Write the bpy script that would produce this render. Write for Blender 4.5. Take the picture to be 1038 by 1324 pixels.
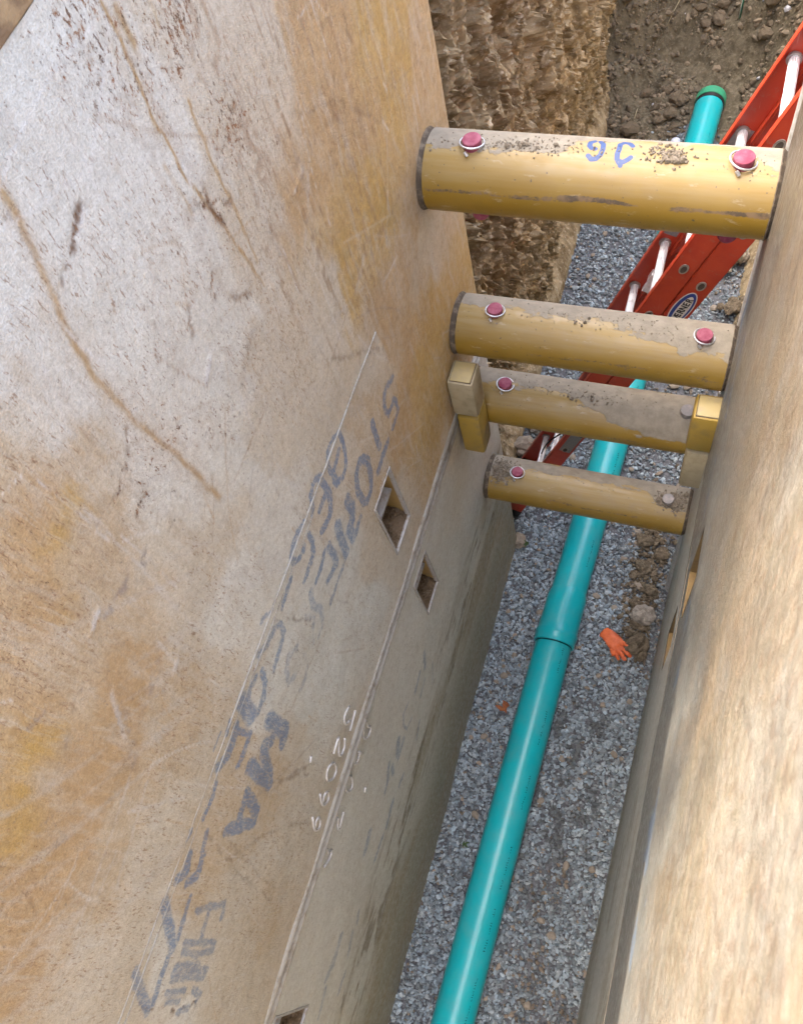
import bpy, bmesh, math, random
import numpy as np
from mathutils import Vector, Matrix

# ------------------------------------------------------------------ camera, world, sun, exposure
scene = bpy.context.scene
for o in list(bpy.data.objects):
    bpy.data.objects.remove(o)
COL = scene.collection
cam_data = bpy.data.cameras.new('camera')
cam = bpy.data.objects.new('camera', cam_data)
COL.objects.link(cam)
cam.location = (0.8258, -2.0573, 5.0759)
cam.rotation_mode = 'XYZ'
cam.rotation_euler = (0.4411, 0.1877, 0.2999)
cam_data.sensor_fit = 'VERTICAL'
cam_data.sensor_height = 36.0
cam_data.lens = 29.376
cam_data.clip_start = 0.02
cam_data.clip_end = 4000
cam_data.dof.use_dof = True
cam_data.dof.focus_distance = 3.0
cam_data.dof.aperture_fstop = 16.0
scene.camera = cam

SUN_EL, SUN_AZ = math.radians(62), math.radians(-82)      # azimuth measured from +Y towards +X
world = bpy.data.worlds.new('World')
scene.world = world
world.use_nodes = True
wn = world.node_tree.nodes
sky = wn.new('ShaderNodeTexSky')
sky.sky_type = 'NISHITA'
sky.sun_disc = False
sky.sun_elevation = SUN_EL
sky.sun_rotation = SUN_AZ
sky.air_density = 0.85
sky.dust_density = 7.5
sky.ozone_density = 1.0
wn['Background'].inputs['Strength'].default_value = 0.15
world.node_tree.links.new(sky.outputs[0], wn['Background'].inputs['Color'])

sun_data = bpy.data.lights.new('sun', 'SUN')
sun_data.energy = 2.0
sun_data.angle = math.radians(1.0)
sun_data.color = (1.0, 0.93, 0.82)
sun = bpy.data.objects.new('sun', sun_data)
COL.objects.link(sun)
sdir = Vector((math.sin(SUN_AZ) * math.cos(SUN_EL), math.cos(SUN_AZ) * math.cos(SUN_EL), math.sin(SUN_EL)))
sun.rotation_euler = sdir.to_track_quat('Z', 'Y').to_euler()
sun.location = sdir * 30

vs = scene.view_settings
vs.view_transform = 'Standard'
vs.look = 'None'
vs.exposure = 3.34
vs.gamma = 1.0
vs.use_curve_mapping = False

# ------------------------------------------------------------------ constants measured on the shield's walls (metres along the trench, height)
BLUE_UP=[(0.0111, 0.85, [(-0.806, 3.013), (-0.849, 3.036), (-0.876, 3.032), (-0.896, 3.005), (-0.902, 2.969), (-0.888, 2.947), (-0.862, 2.945), (-0.839, 2.947), (-0.826, 2.913), (-0.835, 2.877), (-0.869, 2.868), (-0.898, 2.875)]), (0.0126, 1.0, [(-0.982, 3.048), (-0.989, 3.006), (-0.993, 2.957), (-0.994, 2.923)]), (0.0139, 1.0, [(-0.952, 2.873), (-0.998, 2.874), (-1.047, 2.865)]), (0.0135, 1.0, [(-1.087, 3.018), (-1.072, 2.969), (-1.086, 2.914), (-1.116, 2.873), (-1.153, 2.872), (-1.173, 2.902), (-1.174, 2.968), (-1.151, 3.019), (-1.116, 3.037), (-1.087, 3.018)]), (0.0095, 1.0, [(-1.132, 3.237), (-1.132, 3.187), (-1.144, 3.143), (-1.167, 3.119), (-1.198, 3.114), (-1.232, 3.129), (-1.238, 3.16), (-1.22, 3.182), (-1.164, 3.197)]), (0.0086, 0.8, [(-1.14, 3.244), (-1.169, 3.261), (-1.201, 3.263), (-1.222, 3.243), (-1.227, 3.206), (-1.226, 3.136)]), (0.0119, 1.0, [(-1.274, 3.252), (-1.272, 3.199), (-1.281, 3.141), (-1.309, 3.107), (-1.338, 3.109), (-1.365, 3.123)]), (0.0096, 0.8, [(-1.285, 3.269), (-1.306, 3.272), (-1.331, 3.262), (-1.348, 3.223), (-1.363, 3.215)]), (0.0102, 1.0, [(-1.288, 3.181), (-1.334, 3.181)]), (0.0101, 0.85, [(-1.404, 3.247), (-1.433, 3.259), (-1.471, 3.26), (-1.491, 3.246), (-1.498, 3.212), (-1.474, 3.19), (-1.447, 3.189)]), (0.0098, 0.85, [(-1.412, 3.191), (-1.413, 3.152), (-1.435, 3.116), (-1.471, 3.114), (-1.508, 3.11)]), (0.008, 0.8, [(-1.532, 3.196), (-1.56, 3.195), (-1.602, 3.2)]), (0.0188, 1.0, [(-1.229, 3.029), (-1.227, 2.97), (-1.248, 2.942), (-1.281, 2.938), (-1.284, 2.883)]), (0.0149, 0.7, [(-1.222, 2.885), (-1.264, 2.877)]), (0.0171, 0.9, [(-1.312, 3.036), (-1.325, 2.979), (-1.34, 2.887)]), (0.0132, 0.9, [(-1.378, 3.039), (-1.383, 2.976), (-1.391, 2.938), (-1.451, 2.96)]), (0.01, 0.85, [(-1.402, 3.053), (-1.441, 3.038), (-1.486, 3.036)]), (0.0111, 0.6, [(-1.377, 2.877), (-1.424, 2.879), (-1.486, 2.878)]), (0.0104, 0.4, [(-1.52, 3.052), (-1.535, 3.009)]), (0.0094, 0.8, [(-1.56, 3.197), (-1.61, 3.193)]), (0.0162, 0.5, [(-1.523, 3.045), (-1.538, 3.002), (-1.53, 2.933), (-1.544, 2.9)]), (0.0104, 0.4, [(-1.581, 3.027), (-1.565, 2.965), (-1.592, 2.944), (-1.62, 2.901)]), (0.0096, 0.4, [(-1.559, 2.877), (-1.594, 2.878)]), (0.0084, 0.6, [(-1.635, 3.239), (-1.655, 3.263), (-1.68, 3.274)]), (0.0113, 0.65, [(-1.742, 3.225), (-1.71, 3.198), (-1.667, 3.189), (-1.649, 3.167), (-1.657, 3.124), (-1.703, 3.116), (-1.748, 3.109)]), (0.0132, 0.45, [(-1.661, 3.012), (-1.695, 3.048), (-1.731, 3.034), (-1.751, 2.986), (-1.726, 2.958)]), (0.0124, 0.4, [(-1.667, 2.938), (-1.679, 2.894), (-1.716, 2.872), (-1.747, 2.886)]), (0.0116, 0.8, [(-1.773, 3.17), (-1.79, 3.133), (-1.824, 3.108), (-1.86, 3.11)]), (0.0102, 0.9, [(-1.794, 3.193), (-1.823, 3.204), (-1.843, 3.19)]), (0.0189, 0.85, [(-1.859, 3.227), (-1.868, 3.183), (-1.873, 3.138)]), (0.0218, 0.85, [(-1.861, 3.22), (-1.871, 3.174), (-1.877, 3.14)]), (0.0073, 0.5, [(-1.829, 3.122), (-1.865, 3.114)]), (0.0082, 1.0, [(-1.914, 3.244), (-1.939, 3.241)]), (0.0046, 0.7, [(-1.942, 3.274), (-1.982, 3.278)]), (0.0133, 1.0, [(-1.912, 3.203), (-1.948, 3.189), (-1.984, 3.196), (-2.013, 3.222)]), (0.0103, 0.85, [(-1.914, 3.111), (-1.953, 3.108), (-1.993, 3.114)]), (0.0085, 1.0, [(-1.922, 3.194), (-1.919, 3.116)]), (0.0075, 1.0, [(-2.048, 3.2), (-2.088, 3.196), (-2.126, 3.203)]), (0.0055, 0.9, [(-2.151, 3.242), (-2.177, 3.246)]), (0.0112, 0.7, [(-2.154, 3.159), (-2.188, 3.144)]), (0.0213, 0.95, [(-1.861, 3.033), (-1.865, 2.981), (-1.867, 2.895), (-1.894, 2.883)]), (0.0175, 0.85, [(-1.904, 2.961), (-1.93, 3.007), (-1.944, 2.992), (-1.976, 2.906), (-2.007, 2.873)]), (0.0184, 0.95, [(-1.984, 3.05), (-1.996, 2.969), (-2.002, 2.889)]), (0.0153, 1.0, [(-2.045, 3.015), (-2.077, 2.905), (-2.103, 2.898), (-2.123, 2.974), (-2.139, 3.053)]), (0.0145, 0.9, [(-2.065, 3.01), (-2.112, 2.999)]), (0.0113, 0.95, [(-2.202, 3.203), (-2.238, 3.188), (-2.257, 3.22)]), (0.0124, 0.8, [(-2.205, 3.133), (-2.242, 3.122), (-2.262, 3.163)]), (0.0134, 0.9, [(-2.307, 3.238), (-2.348, 3.181), (-2.4, 3.112)]), (0.0098, 0.7, [(-2.291, 3.12), (-2.343, 3.111), (-2.385, 3.103)]), (0.0138, 0.75, [(-2.44, 3.253), (-2.477, 3.203), (-2.525, 3.124)]), (0.0113, 0.8, [(-2.426, 3.118), (-2.469, 3.118), (-2.507, 3.109)]), (0.0106, 0.6, [(-2.322, 3.059), (-2.313, 2.984), (-2.306, 2.904), (-2.336, 2.889)]), (0.012, 0.6, [(-2.322, 2.983), (-2.38, 2.972)]), (0.0094, 0.6, [(-2.393, 3.058), (-2.391, 2.97), (-2.4, 2.869)]), (0.0094, 0.6, [(-2.413, 3.051), (-2.419, 2.961), (-2.418, 2.865)]), (0.0093, 0.6, [(-2.441, 3.06), (-2.444, 2.929)]), (0.0092, 0.6, [(-2.453, 3.064), (-2.461, 2.86)]), (0.0092, 0.6, [(-2.469, 3.057), (-2.475, 2.865)]), (0.0091, 0.6, [(-2.497, 3.062), (-2.501, 2.958)]), (0.0092, 0.6, [(-2.519, 3.042), (-2.521, 2.972)]), (0.0101, 0.6, [(-2.5, 2.91), (-2.518, 2.851), (-2.533, 2.863)]), (0.0097, 0.6, [(-2.548, 2.955), (-2.54, 2.898)])]
BLUE_LOW=[(0.0093, 0.6, [(-1.503, 1.629), (-1.558, 1.646), (-1.592, 1.592), (-1.595, 1.511), (-1.536, 1.491)]), (0.028, 0.6, [(-1.66, 1.599), (-1.709, 1.536)]), (0.021, 0.6, [(-1.644, 1.515), (-1.714, 1.502)]), (0.0207, 0.6, [(-1.769, 1.635), (-1.815, 1.58), (-1.867, 1.564)]), (0.0202, 0.6, [(-1.764, 1.568), (-1.786, 1.511)]), (0.0177, 0.6, [(-1.765, 1.326), (-1.813, 1.336)]), (0.0204, 0.6, [(-1.282, 1.612), (-1.32, 1.513)]), (0.0203, 0.6, [(-1.367, 1.59), (-1.442, 1.57)]), (0.0124, 0.6, [(-1.358, 1.447), (-1.438, 1.439)]), (0.0127, 0.6, [(-1.521, 1.315), (-1.595, 1.271)]), (0.0058, 0.6, [(-1.261, 1.398), (-1.338, 1.277)]), (0.0327, 0.6, [(-2.042, 1.611), (-2.105, 1.598)]), (0.0201, 0.6, [(-2.032, 1.373), (-2.132, 1.378)]), (0.0265, 0.6, [(-1.894, 1.367), (-1.983, 1.359)]), (0.0366, 0.5, [(-2.426, 1.595), (-2.522, 1.591), (-2.56, 1.628)]), (0.022, 0.5, [(-2.417, 1.421), (-2.498, 1.38)]), (0.0192, 0.5, [(-2.336, 1.411), (-2.374, 1.378)]), (0.0221, 0.5, [(-2.572, 1.349), (-2.635, 1.363)]), (0.0241, 0.5, [(-2.609, 1.596), (-2.698, 1.571)])]
WELD_UP=[[(-1.692, 2.412), (-1.722, 2.439), (-1.745, 2.42), (-1.749, 2.383), (-1.729, 2.365)], [(-1.689, 2.336), (-1.721, 2.329), (-1.756, 2.322)], [(-1.85, 2.42), (-1.78, 2.43), (-1.847, 2.367), (-1.843, 2.329), (-1.81, 2.327), (-1.788, 2.356)], [(-1.875, 2.394), (-1.897, 2.436), (-1.925, 2.417), (-1.934, 2.382), (-1.92, 2.338), (-1.892, 2.331), (-1.875, 2.362), (-1.875, 2.394)], [(-1.978, 2.425), (-2.008, 2.371), (-2.001, 2.33), (-1.976, 2.32), (-1.959, 2.351), (-1.973, 2.383), (-2.005, 2.373)], [(-2.049, 2.428), (-2.084, 2.369), (-2.083, 2.329), (-2.059, 2.319), (-2.04, 2.361), (-2.055, 2.381), (-2.081, 2.368)], [(-1.891, 2.626), (-1.907, 2.616)]]
WELD_LOW=[[(-1.724, 2.168), (-1.697, 2.18), (-1.691, 2.163), (-1.71, 2.124), (-1.692, 2.095), (-1.712, 2.075), (-1.749, 2.096), (-1.744, 2.147), (-1.724, 2.168)], [(-1.792, 2.17), (-1.824, 2.172), (-1.844, 2.153), (-1.832, 2.113), (-1.799, 2.13)], [(-1.798, 2.15), (-1.795, 2.086)], [(-1.883, 2.142), (-1.9, 2.19), (-1.93, 2.167), (-1.938, 2.118), (-1.92, 2.082), (-1.894, 2.104), (-1.883, 2.142)], [(-2.0, 2.097), (-2.029, 2.095), (-2.064, 2.084), (-2.053, 2.124), (-2.022, 2.141), (-2.036, 2.174), (-2.071, 2.179)], [(-2.18, 2.175), (-2.117, 2.18), (-2.146, 2.124), (-2.12, 2.099), (-2.16, 2.086), (-2.186, 2.128)], [(-1.892, 1.91), (-1.909, 1.898)]]
OCHRE_LINES=[(0.0057, 0.95, [(-1.483, 4.431), (-1.492, 4.376), (-1.521, 4.291), (-1.543, 4.236), (-1.561, 4.147), (-1.565, 4.022), (-1.548, 3.861), (-1.54, 3.668)]), (0.003, 1, [(-1.17, 4.448), (-1.173, 4.371), (-1.183, 4.289), (-1.184, 4.163), (-1.165, 4.068), (-1.148, 3.953), (-1.129, 3.821)]), (0.0031, 0.9, [(-1.095, 4.23), (-1.111, 4.119), (-1.109, 3.992), (-1.118, 3.877)]), (0.0056, 0.8, [(-1.15, 4.423), (-1.151, 4.366)]), (0.0027, 0.6, [(-1.076, 4.383), (-1.078, 4.343)]), (0.0031, 0.5, [(-1.214, 4.208), (-1.211, 4.107)])]
DARK_MARKS=[(0.0069, 1, [(-1.402, 4.313), (-1.451, 4.288)]), (0.0032, 0.8, [(-1.451, 4.288), (-1.491, 4.279), (-1.523, 4.261)]), (0.0052, 0.8, [(-1.164, 4.102), (-1.157, 4.022)]), (0.0034, 0.6, [(-1.194, 4.107), (-1.112, 4.029)]), (0.0059, 0.5, [(-0.533, 3.981), (-0.522, 3.893)]), (0.0043, 0.35, [(-0.835, 3.978), (-0.667, 3.878), (-0.465, 3.646)]), (0.0031, 0.3, [(-0.96, 3.998), (-0.816, 3.962)]), (0.007, 0.5, [(-1.231, 3.91), (-1.179, 3.859)]), (0.0044, 0.6, [(-1.335, 4.008), (-1.354, 3.967)]), (0.0046, 0.6, [(-1.245, 3.991), (-1.261, 3.947)]), (0.0036, 0.25, [(-0.609, 3.95), (-0.977, 3.497)]), (0.0036, 0.25, [(-0.853, 3.838), (-0.843, 3.59)]), (0.0047, 0.25, [(-0.539, 3.586), (-0.851, 3.651), (-0.947, 3.668)]), (0.0053, 0.2, [(-0.361, 3.434), (-0.586, 3.421), (-0.796, 3.537)]), (0.004, 0.6, [(-1.693, 3.966), (-1.629, 3.981)]), (0.007, 0.6, [(-1.645, 3.898), (-1.681, 3.895)]), (0.004, 0.6, [(-1.585, 4.019), (-1.636, 3.967)]), (0.0027, 0.5, [(-1.417, 3.974), (-1.455, 3.946)]), (0.0061, 0.4, [(-1.032, 3.429), (-0.801, 3.16)]), (0.0039, 0.15, [(-1.14, 3.626), (-0.454, 3.153)]), (0.0044, 0.5, [(-1.649, 3.215), (-1.577, 2.984)]), (0.0024, 0.3, [(-1.371, 4.111), (-1.458, 4.02)]), (0.0043, 0.3, [(-1.242, 4.389), (-1.286, 4.363)]), (0.0023, 0.5, [(-1.276, 4.449), (-1.339, 4.408)]), (0.0056, 0.5, [(-1.955, 2.715), (-1.931, 2.628)]), (0.0033, 0.45, [(-2.151, 3.168), (-2.226, 2.9), (-2.298, 2.553)]), (0.0035, 0.35, [(-2.144, 3.082), (-2.204, 2.838), (-2.266, 2.553)]), (0.0038, 0.4, [(-2.191, 2.961), (-2.104, 2.693), (-2.059, 2.44)]), (0.0052, 0.5, [(-1.99, 2.815), (-1.936, 2.583)]), (0.0034, 0.8, [(-2.543, 2.998), (-2.534, 2.853)]), (0.003, 0.8, [(-2.523, 3.167), (-2.521, 3.096)]), (0.0032, 0.35, [(-1.417, 3.516), (-1.331, 2.576)]), (0.0037, 0.2, [(-1.229, 3.402), (-1.31, 2.914), (-1.359, 2.65)])]
GREY_MARKS=[(0.0118, 0.8, [(-1.732, 3.823), (-1.791, 3.843)]), (0.0071, 0.6, [(-1.766, 3.836), (-1.847, 3.862)]), (0.0092, 0.35, [(-1.965, 3.709), (-2.078, 3.583)]), (0.0063, 0.3, [(-1.907, 3.588), (-2.002, 3.648)]), (0.0045, 0.4, [(-1.965, 3.737), (-2.03, 3.64)]), (0.0043, 0.5, [(-2.07, 3.932), (-2.028, 3.903)]), (0.0039, 0.5, [(-2.206, 3.796), (-2.168, 3.772)]), (0.004, 0.25, [(-1.941, 3.86), (-2.11, 3.806)]), (0.0066, 0.3, [(-1.212, 3.803), (-1.285, 3.773)]), (0.0101, 0.4, [(-1.883, 3.643), (-1.926, 3.637)])]
WHITE_MARKS=[(0.0049, 1, [(-1.355, 3.886), (-1.397, 3.871)]), (0.0049, 1, [(-1.854, 3.882), (-1.892, 3.876)]), (0.0053, 1, [(-1.858, 3.58), (-1.877, 3.573)]), (0.0046, 0.8, [(-0.87, 3.875), (-0.925, 3.866)]), (0.0031, 0.8, [(-1.357, 4.15), (-1.362, 4.119)]), (0.002, 0.6, [(-1.744, 4.145), (-1.742, 3.95)]), (0.0022, 0.5, [(-1.732, 4.03), (-1.762, 3.701)]), (0.0025, 0.5, [(-1.726, 3.912), (-1.74, 3.687)]), (0.0052, 0.5, [(-1.947, 3.779), (-2.03, 3.64)]), (0.003, 0.6, [(-2.145, 3.541), (-2.091, 3.329)]), (0.0037, 0.35, [(-2.349, 3.554), (-2.078, 3.583)]), (0.004, 0.35, [(-2.378, 3.448), (-2.083, 3.515)]), (0.0025, 0.3, [(-2.407, 3.652), (-2.169, 3.649)]), (0.0027, 0.3, [(-2.477, 3.527), (-2.214, 3.527)]), (0.0039, 0.3, [(-1.175, 3.587), (-0.791, 3.416)]), (0.0046, 0.3, [(-1.337, 3.277), (-1.419, 3.724)]), (0.0038, 0.4, [(-1.763, 3.749), (-1.798, 3.395)]), (0.0041, 0.3, [(-1.648, 3.7), (-1.597, 3.298)]), (0.0079, 0.3, [(-0.745, 3.48), (-0.877, 3.43)]), (0.0059, 0.3, [(-0.824, 3.872), (-0.97, 3.732)]), (0.0042, 0.4, [(-1.33, 3.812), (-1.369, 3.64)]), (0.0065, 0.8, [(-1.047, 2.804), (-1.076, 2.797)])]
PALETTE_PTS=[(-1.334, 4.543, 'B'), (-1.263, 4.503, 'C'), (-1.35, 4.485, 'W'), (-1.226, 4.422, 'W'), (-1.098, 4.351, 'C'), (-1.364, 4.369, 'W'), (-1.221, 4.294, 'W'), (-1.374, 4.235, 'W'), (-1.495, 4.322, 'W'), (-1.204, 4.175, 'W'), (-1.033, 4.178, 'C'), (-1.246, 4.042, 'W'), (-1.426, 4.062, 'W'), (-1.562, 4.169, 'W'), (-1.616, 4.281, 'W'), (-0.87, 4.155, 'C'), (-0.994, 4.028, 'C'), (-1.129, 3.973, 'C'), (-1.171, 3.8, 'C'), (-0.704, 4.063, 'O'), (-0.767, 3.938, 'O'), (-0.884, 3.803, 'O'), (-0.539, 3.906, 'O'), (-0.324, 3.804, 'Y'), (-0.563, 3.724, 'O'), (-0.321, 3.611, 'Y'), (-0.63, 3.548, 'Y'), (-0.41, 3.355, 'O'), (-0.119, 3.59, 'O'), (-0.429, 3.125, 'C'), (-0.854, 3.576, 'Y'), (-0.692, 3.265, 'O'), (-0.438, 2.876, 'Y'), (-1.005, 3.533, 'C'), (-0.856, 3.235, 'C'), (-0.65, 2.824, 'Y'), (-0.553, 2.482, 'Y'), (-0.858, 2.773, 'O'), (-1.706, 4.211, 'C'), (-1.651, 4.118, 'W'), (-1.555, 4.005, 'W'), (-1.428, 3.905, 'W'), (-1.298, 3.844, 'W'), (-1.239, 3.679, 'C'), (-1.781, 4.171, 'T'), (-1.74, 4.089, 'T'), (-1.663, 3.991, 'C'), (-1.592, 3.854, 'W'), (-1.494, 3.732, 'W'), (-1.841, 4.089, 'O'), (-1.829, 3.997, 'Y'), (-1.921, 4.046, 'O'), (-1.765, 3.905, 'T'), (-1.681, 3.774, 'C'), (-1.613, 3.618, 'C'), (-1.48, 3.526, 'W'), (-1.314, 3.546, 'C'), (-1.892, 3.876, 'T'), (-1.976, 3.944, 'T'), (-1.814, 3.72, 'T'), (-1.748, 3.569, 'C'), (-1.666, 3.434, 'W'), (-1.433, 3.298, 'W'), (-1.292, 3.187, 'C'), (-1.128, 3.232, 'C'), (-0.984, 3.157, 'T'), (-1.163, 2.574, 'C'), (-1.375, 2.83, 'G'), (-1.578, 2.998, 'G'), (-1.734, 3.092, 'G'), (-1.431, 2.552, 'G'), (-1.948, 3.665, 'O'), (-2.018, 3.797, 'T'), (-2.074, 3.889, 'O'), (-2.163, 3.84, 'Y'), (-2.105, 3.675, 'O'), (-2.008, 3.515, 'T'), (-1.902, 3.465, 'T'), (-1.836, 3.403, 'C'), (-1.879, 3.114, 'W'), (-1.748, 2.801, 'G'), (-1.609, 2.718, 'G'), (-1.881, 2.798, 'C'), (-2.058, 2.87, 'T'), (-2.015, 3.135, 'T'), (-2.001, 2.333, 'C'), (-2.248, 3.661, 'O'), (-2.287, 3.765, 'O'), (-2.199, 3.51, 'T'), (-2.143, 3.359, 'C'), (-2.188, 3.064, 'T'), (-2.23, 2.752, 'C'), (-2.176, 2.468, 'C'), (-2.397, 3.614, 'O'), (-2.351, 3.471, 'C'), (-2.295, 3.365, 'C'), (-2.487, 3.415, 'C'), (-2.48, 3.617, 'T'), (-2.325, 3.154, 'W'), (-2.363, 2.895, 'C'), (-2.502, 2.906, 'W'), (-2.429, 2.609, 'C'), (-2.329, 2.52, 'T'), (-2.588, 2.568, 'C'), (-2.454, 3.325, 'C'), (-0.165, 2.621, 'Y'), (-0.332, 2.253, 'O'), (-0.495, 2.157, 'C'), (-0.741, 2.956, 'O')]

W = 0.96            # clear width between the shield's walls
SEAM = 2.21         # joint between the lower and the upper shield
TOP = 4.52
GROUND = 4.25
rng = np.random.default_rng(7)
random.seed(7)

# ------------------------------------------------------------------ helpers
def srgb(r, g, b):
    return tuple(((c / 255) / 12.92 if c / 255 <= 0.04045 else ((c / 255 + 0.055) / 1.055) ** 2.4) for c in (r, g, b))

def _hash(ix, iy, seed):
    h = (ix.astype(np.int64) * 374761393 + iy.astype(np.int64) * 668265263 + seed * 982451653) & 0xffffffff
    h = ((h ^ (h >> 13)) * 1274126177) & 0xffffffff
    h = (h ^ (h >> 16)) & 0xffffffff
    return h / 4294967295.0

def vnoise(x, y, seed=0):
    x0 = np.floor(x); y0 = np.floor(y)
    fx = x - x0; fy = y - y0
    fx = fx * fx * (3 - 2 * fx); fy = fy * fy * (3 - 2 * fy)
    a = _hash(x0, y0, seed); b = _hash(x0 + 1, y0, seed); c = _hash(x0, y0 + 1, seed); d = _hash(x0 + 1, y0 + 1, seed)
    return (a * (1 - fx) + b * fx) * (1 - fy) + (c * (1 - fx) + d * fx) * fy

def fbm(x, y, octaves=4, seed=0, gain=0.5):
    s = np.zeros_like(x); a = 1.0; t = 0.0; f = 1.0
    for i in range(octaves):
        s += a * vnoise(x * f + 17.3 * i, y * f - 9.1 * i, seed + i * 31); t += a; a *= gain; f *= 2.03
    return s / t

def worley(x, y, seed=0):
    ix = np.floor(x); iy = np.floor(y)
    best = np.full(x.shape, 9.0); second = np.full(x.shape, 9.0); val = np.zeros_like(x); dx = np.zeros_like(x); dy = np.zeros_like(x)
    for i in (-1, 0, 1):
        for j in (-1, 0, 1):
            cx = ix + i; cy = iy + j
            px = cx + _hash(cx, cy, seed + 1); py = cy + _hash(cx, cy, seed + 2)
            d = np.hypot(px - x, py - y)
            m = d < best
            second = np.where(m, best, np.minimum(second, d))
            best = np.where(m, d, best)
            val = np.where(m, _hash(cx, cy, seed + 3), val)
            dx = np.where(m, x - px, dx); dy = np.where(m, y - py, dy)
    return best, second, val, dx, dy

def stroke_mask(y, z, strokes, soft=0.6):
    """1 on the strokes, falling to 0 over soft*halfwidth."""
    out = np.zeros_like(y)
    for hw, st, pts in strokes:
        py = [p[0] for p in pts]; pz = [p[1] for p in pts]
        r = hw * (1 + soft) + 0.004
        sel = np.where((y > min(py) - r) & (y < max(py) + r) & (z > min(pz) - r) & (z < max(pz) + r))[0]
        if len(sel) == 0:
            continue
        Y = y[sel]; Z = z[sel]; d = np.full(len(sel), 9.0)
        for (a, b), (c, e) in zip(pts[:-1], pts[1:]):
            vx, vz = c - a, e - b
            L = vx * vx + vz * vz + 1e-12
            t = np.clip(((Y - a) * vx + (Z - b) * vz) / L, 0, 1)
            d = np.minimum(d, np.hypot(Y - a - t * vx, Z - b - t * vz))
        v = np.clip((hw * (1 + soft) - d) / (hw * soft * 2 + 1e-6), 0, 1) * st
        out[sel] = np.maximum(out[sel], v)
    return out

def sstep(a, b, x):
    t = np.clip((x - a) / (b - a), 0, 1)
    return t * t * (3 - 2 * t)

ORIGIN = {}
def origin_of(o):
    return ORIGIN.get(o.name, Vector((0, 0, 0))) if o is not None else Vector((0, 0, 0))

def props(o, label=None, cat=None, group=None, kind=None):
    if label: o['label'] = label
    if cat: o['category'] = cat
    if group: o['group'] = group
    if kind: o['kind'] = kind
    return o

def empty(name, loc, label=None, cat=None, group=None, kind=None):
    o = bpy.data.objects.new(name, None)
    o.location = loc
    o.empty_display_size = 0.1
    COL.objects.link(o)
    ORIGIN[o.name] = Vector(loc)
    return props(o, label, cat, group, kind)

def link(name, me, mat, parent=None, loc=None):
    o = bpy.data.objects.new(name, me)
    if mat is not None and len(me.materials) == 0:
        me.materials.append(mat)
    COL.objects.link(o)
    if parent is not None:
        o.parent = parent
    ORIGIN[o.name] = origin_of(parent)
    if loc is not None:
        o.location = Vector(loc) - origin_of(parent)
    return o

def arr_mesh(name, V, F, mat, parent=None, smooth=True, attrs=None, colors=None):
    """V (n,3) world coordinates, F (m,k) equal-size faces."""
    V = np.asarray(V, dtype=np.float64) - np.array(origin_of(parent))
    F = np.asarray(F, dtype=np.int32)
    me = bpy.data.meshes.new(name)
    k = F.shape[1]
    me.vertices.add(len(V)); me.vertices.foreach_set('co', V.astype(np.float32).ravel())
    me.loops.add(F.size); me.loops.foreach_set('vertex_index', F.ravel())
    me.polygons.add(len(F)); me.polygons.foreach_set('loop_start', np.arange(0, F.size, k, dtype=np.int32))
    me.polygons.foreach_set('loop_total', np.full(len(F), k, dtype=np.int32))
    me.polygons.foreach_set('use_smooth', np.full(len(F), bool(smooth)))
    me.update(calc_edges=True)
    for n, a in (attrs or {}).items():
        at = me.attributes.new(n, 'FLOAT', 'POINT'); at.data.foreach_set('value', np.asarray(a, dtype=np.float32))
    for n, a in (colors or {}).items():
        at = me.attributes.new(n, 'FLOAT_COLOR', 'POINT')
        c = np.ones((len(V), 4), dtype=np.float32); c[:, :3] = a
        at.data.foreach_set('color', c.ravel())
    return link(name, me, mat, parent)

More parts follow.
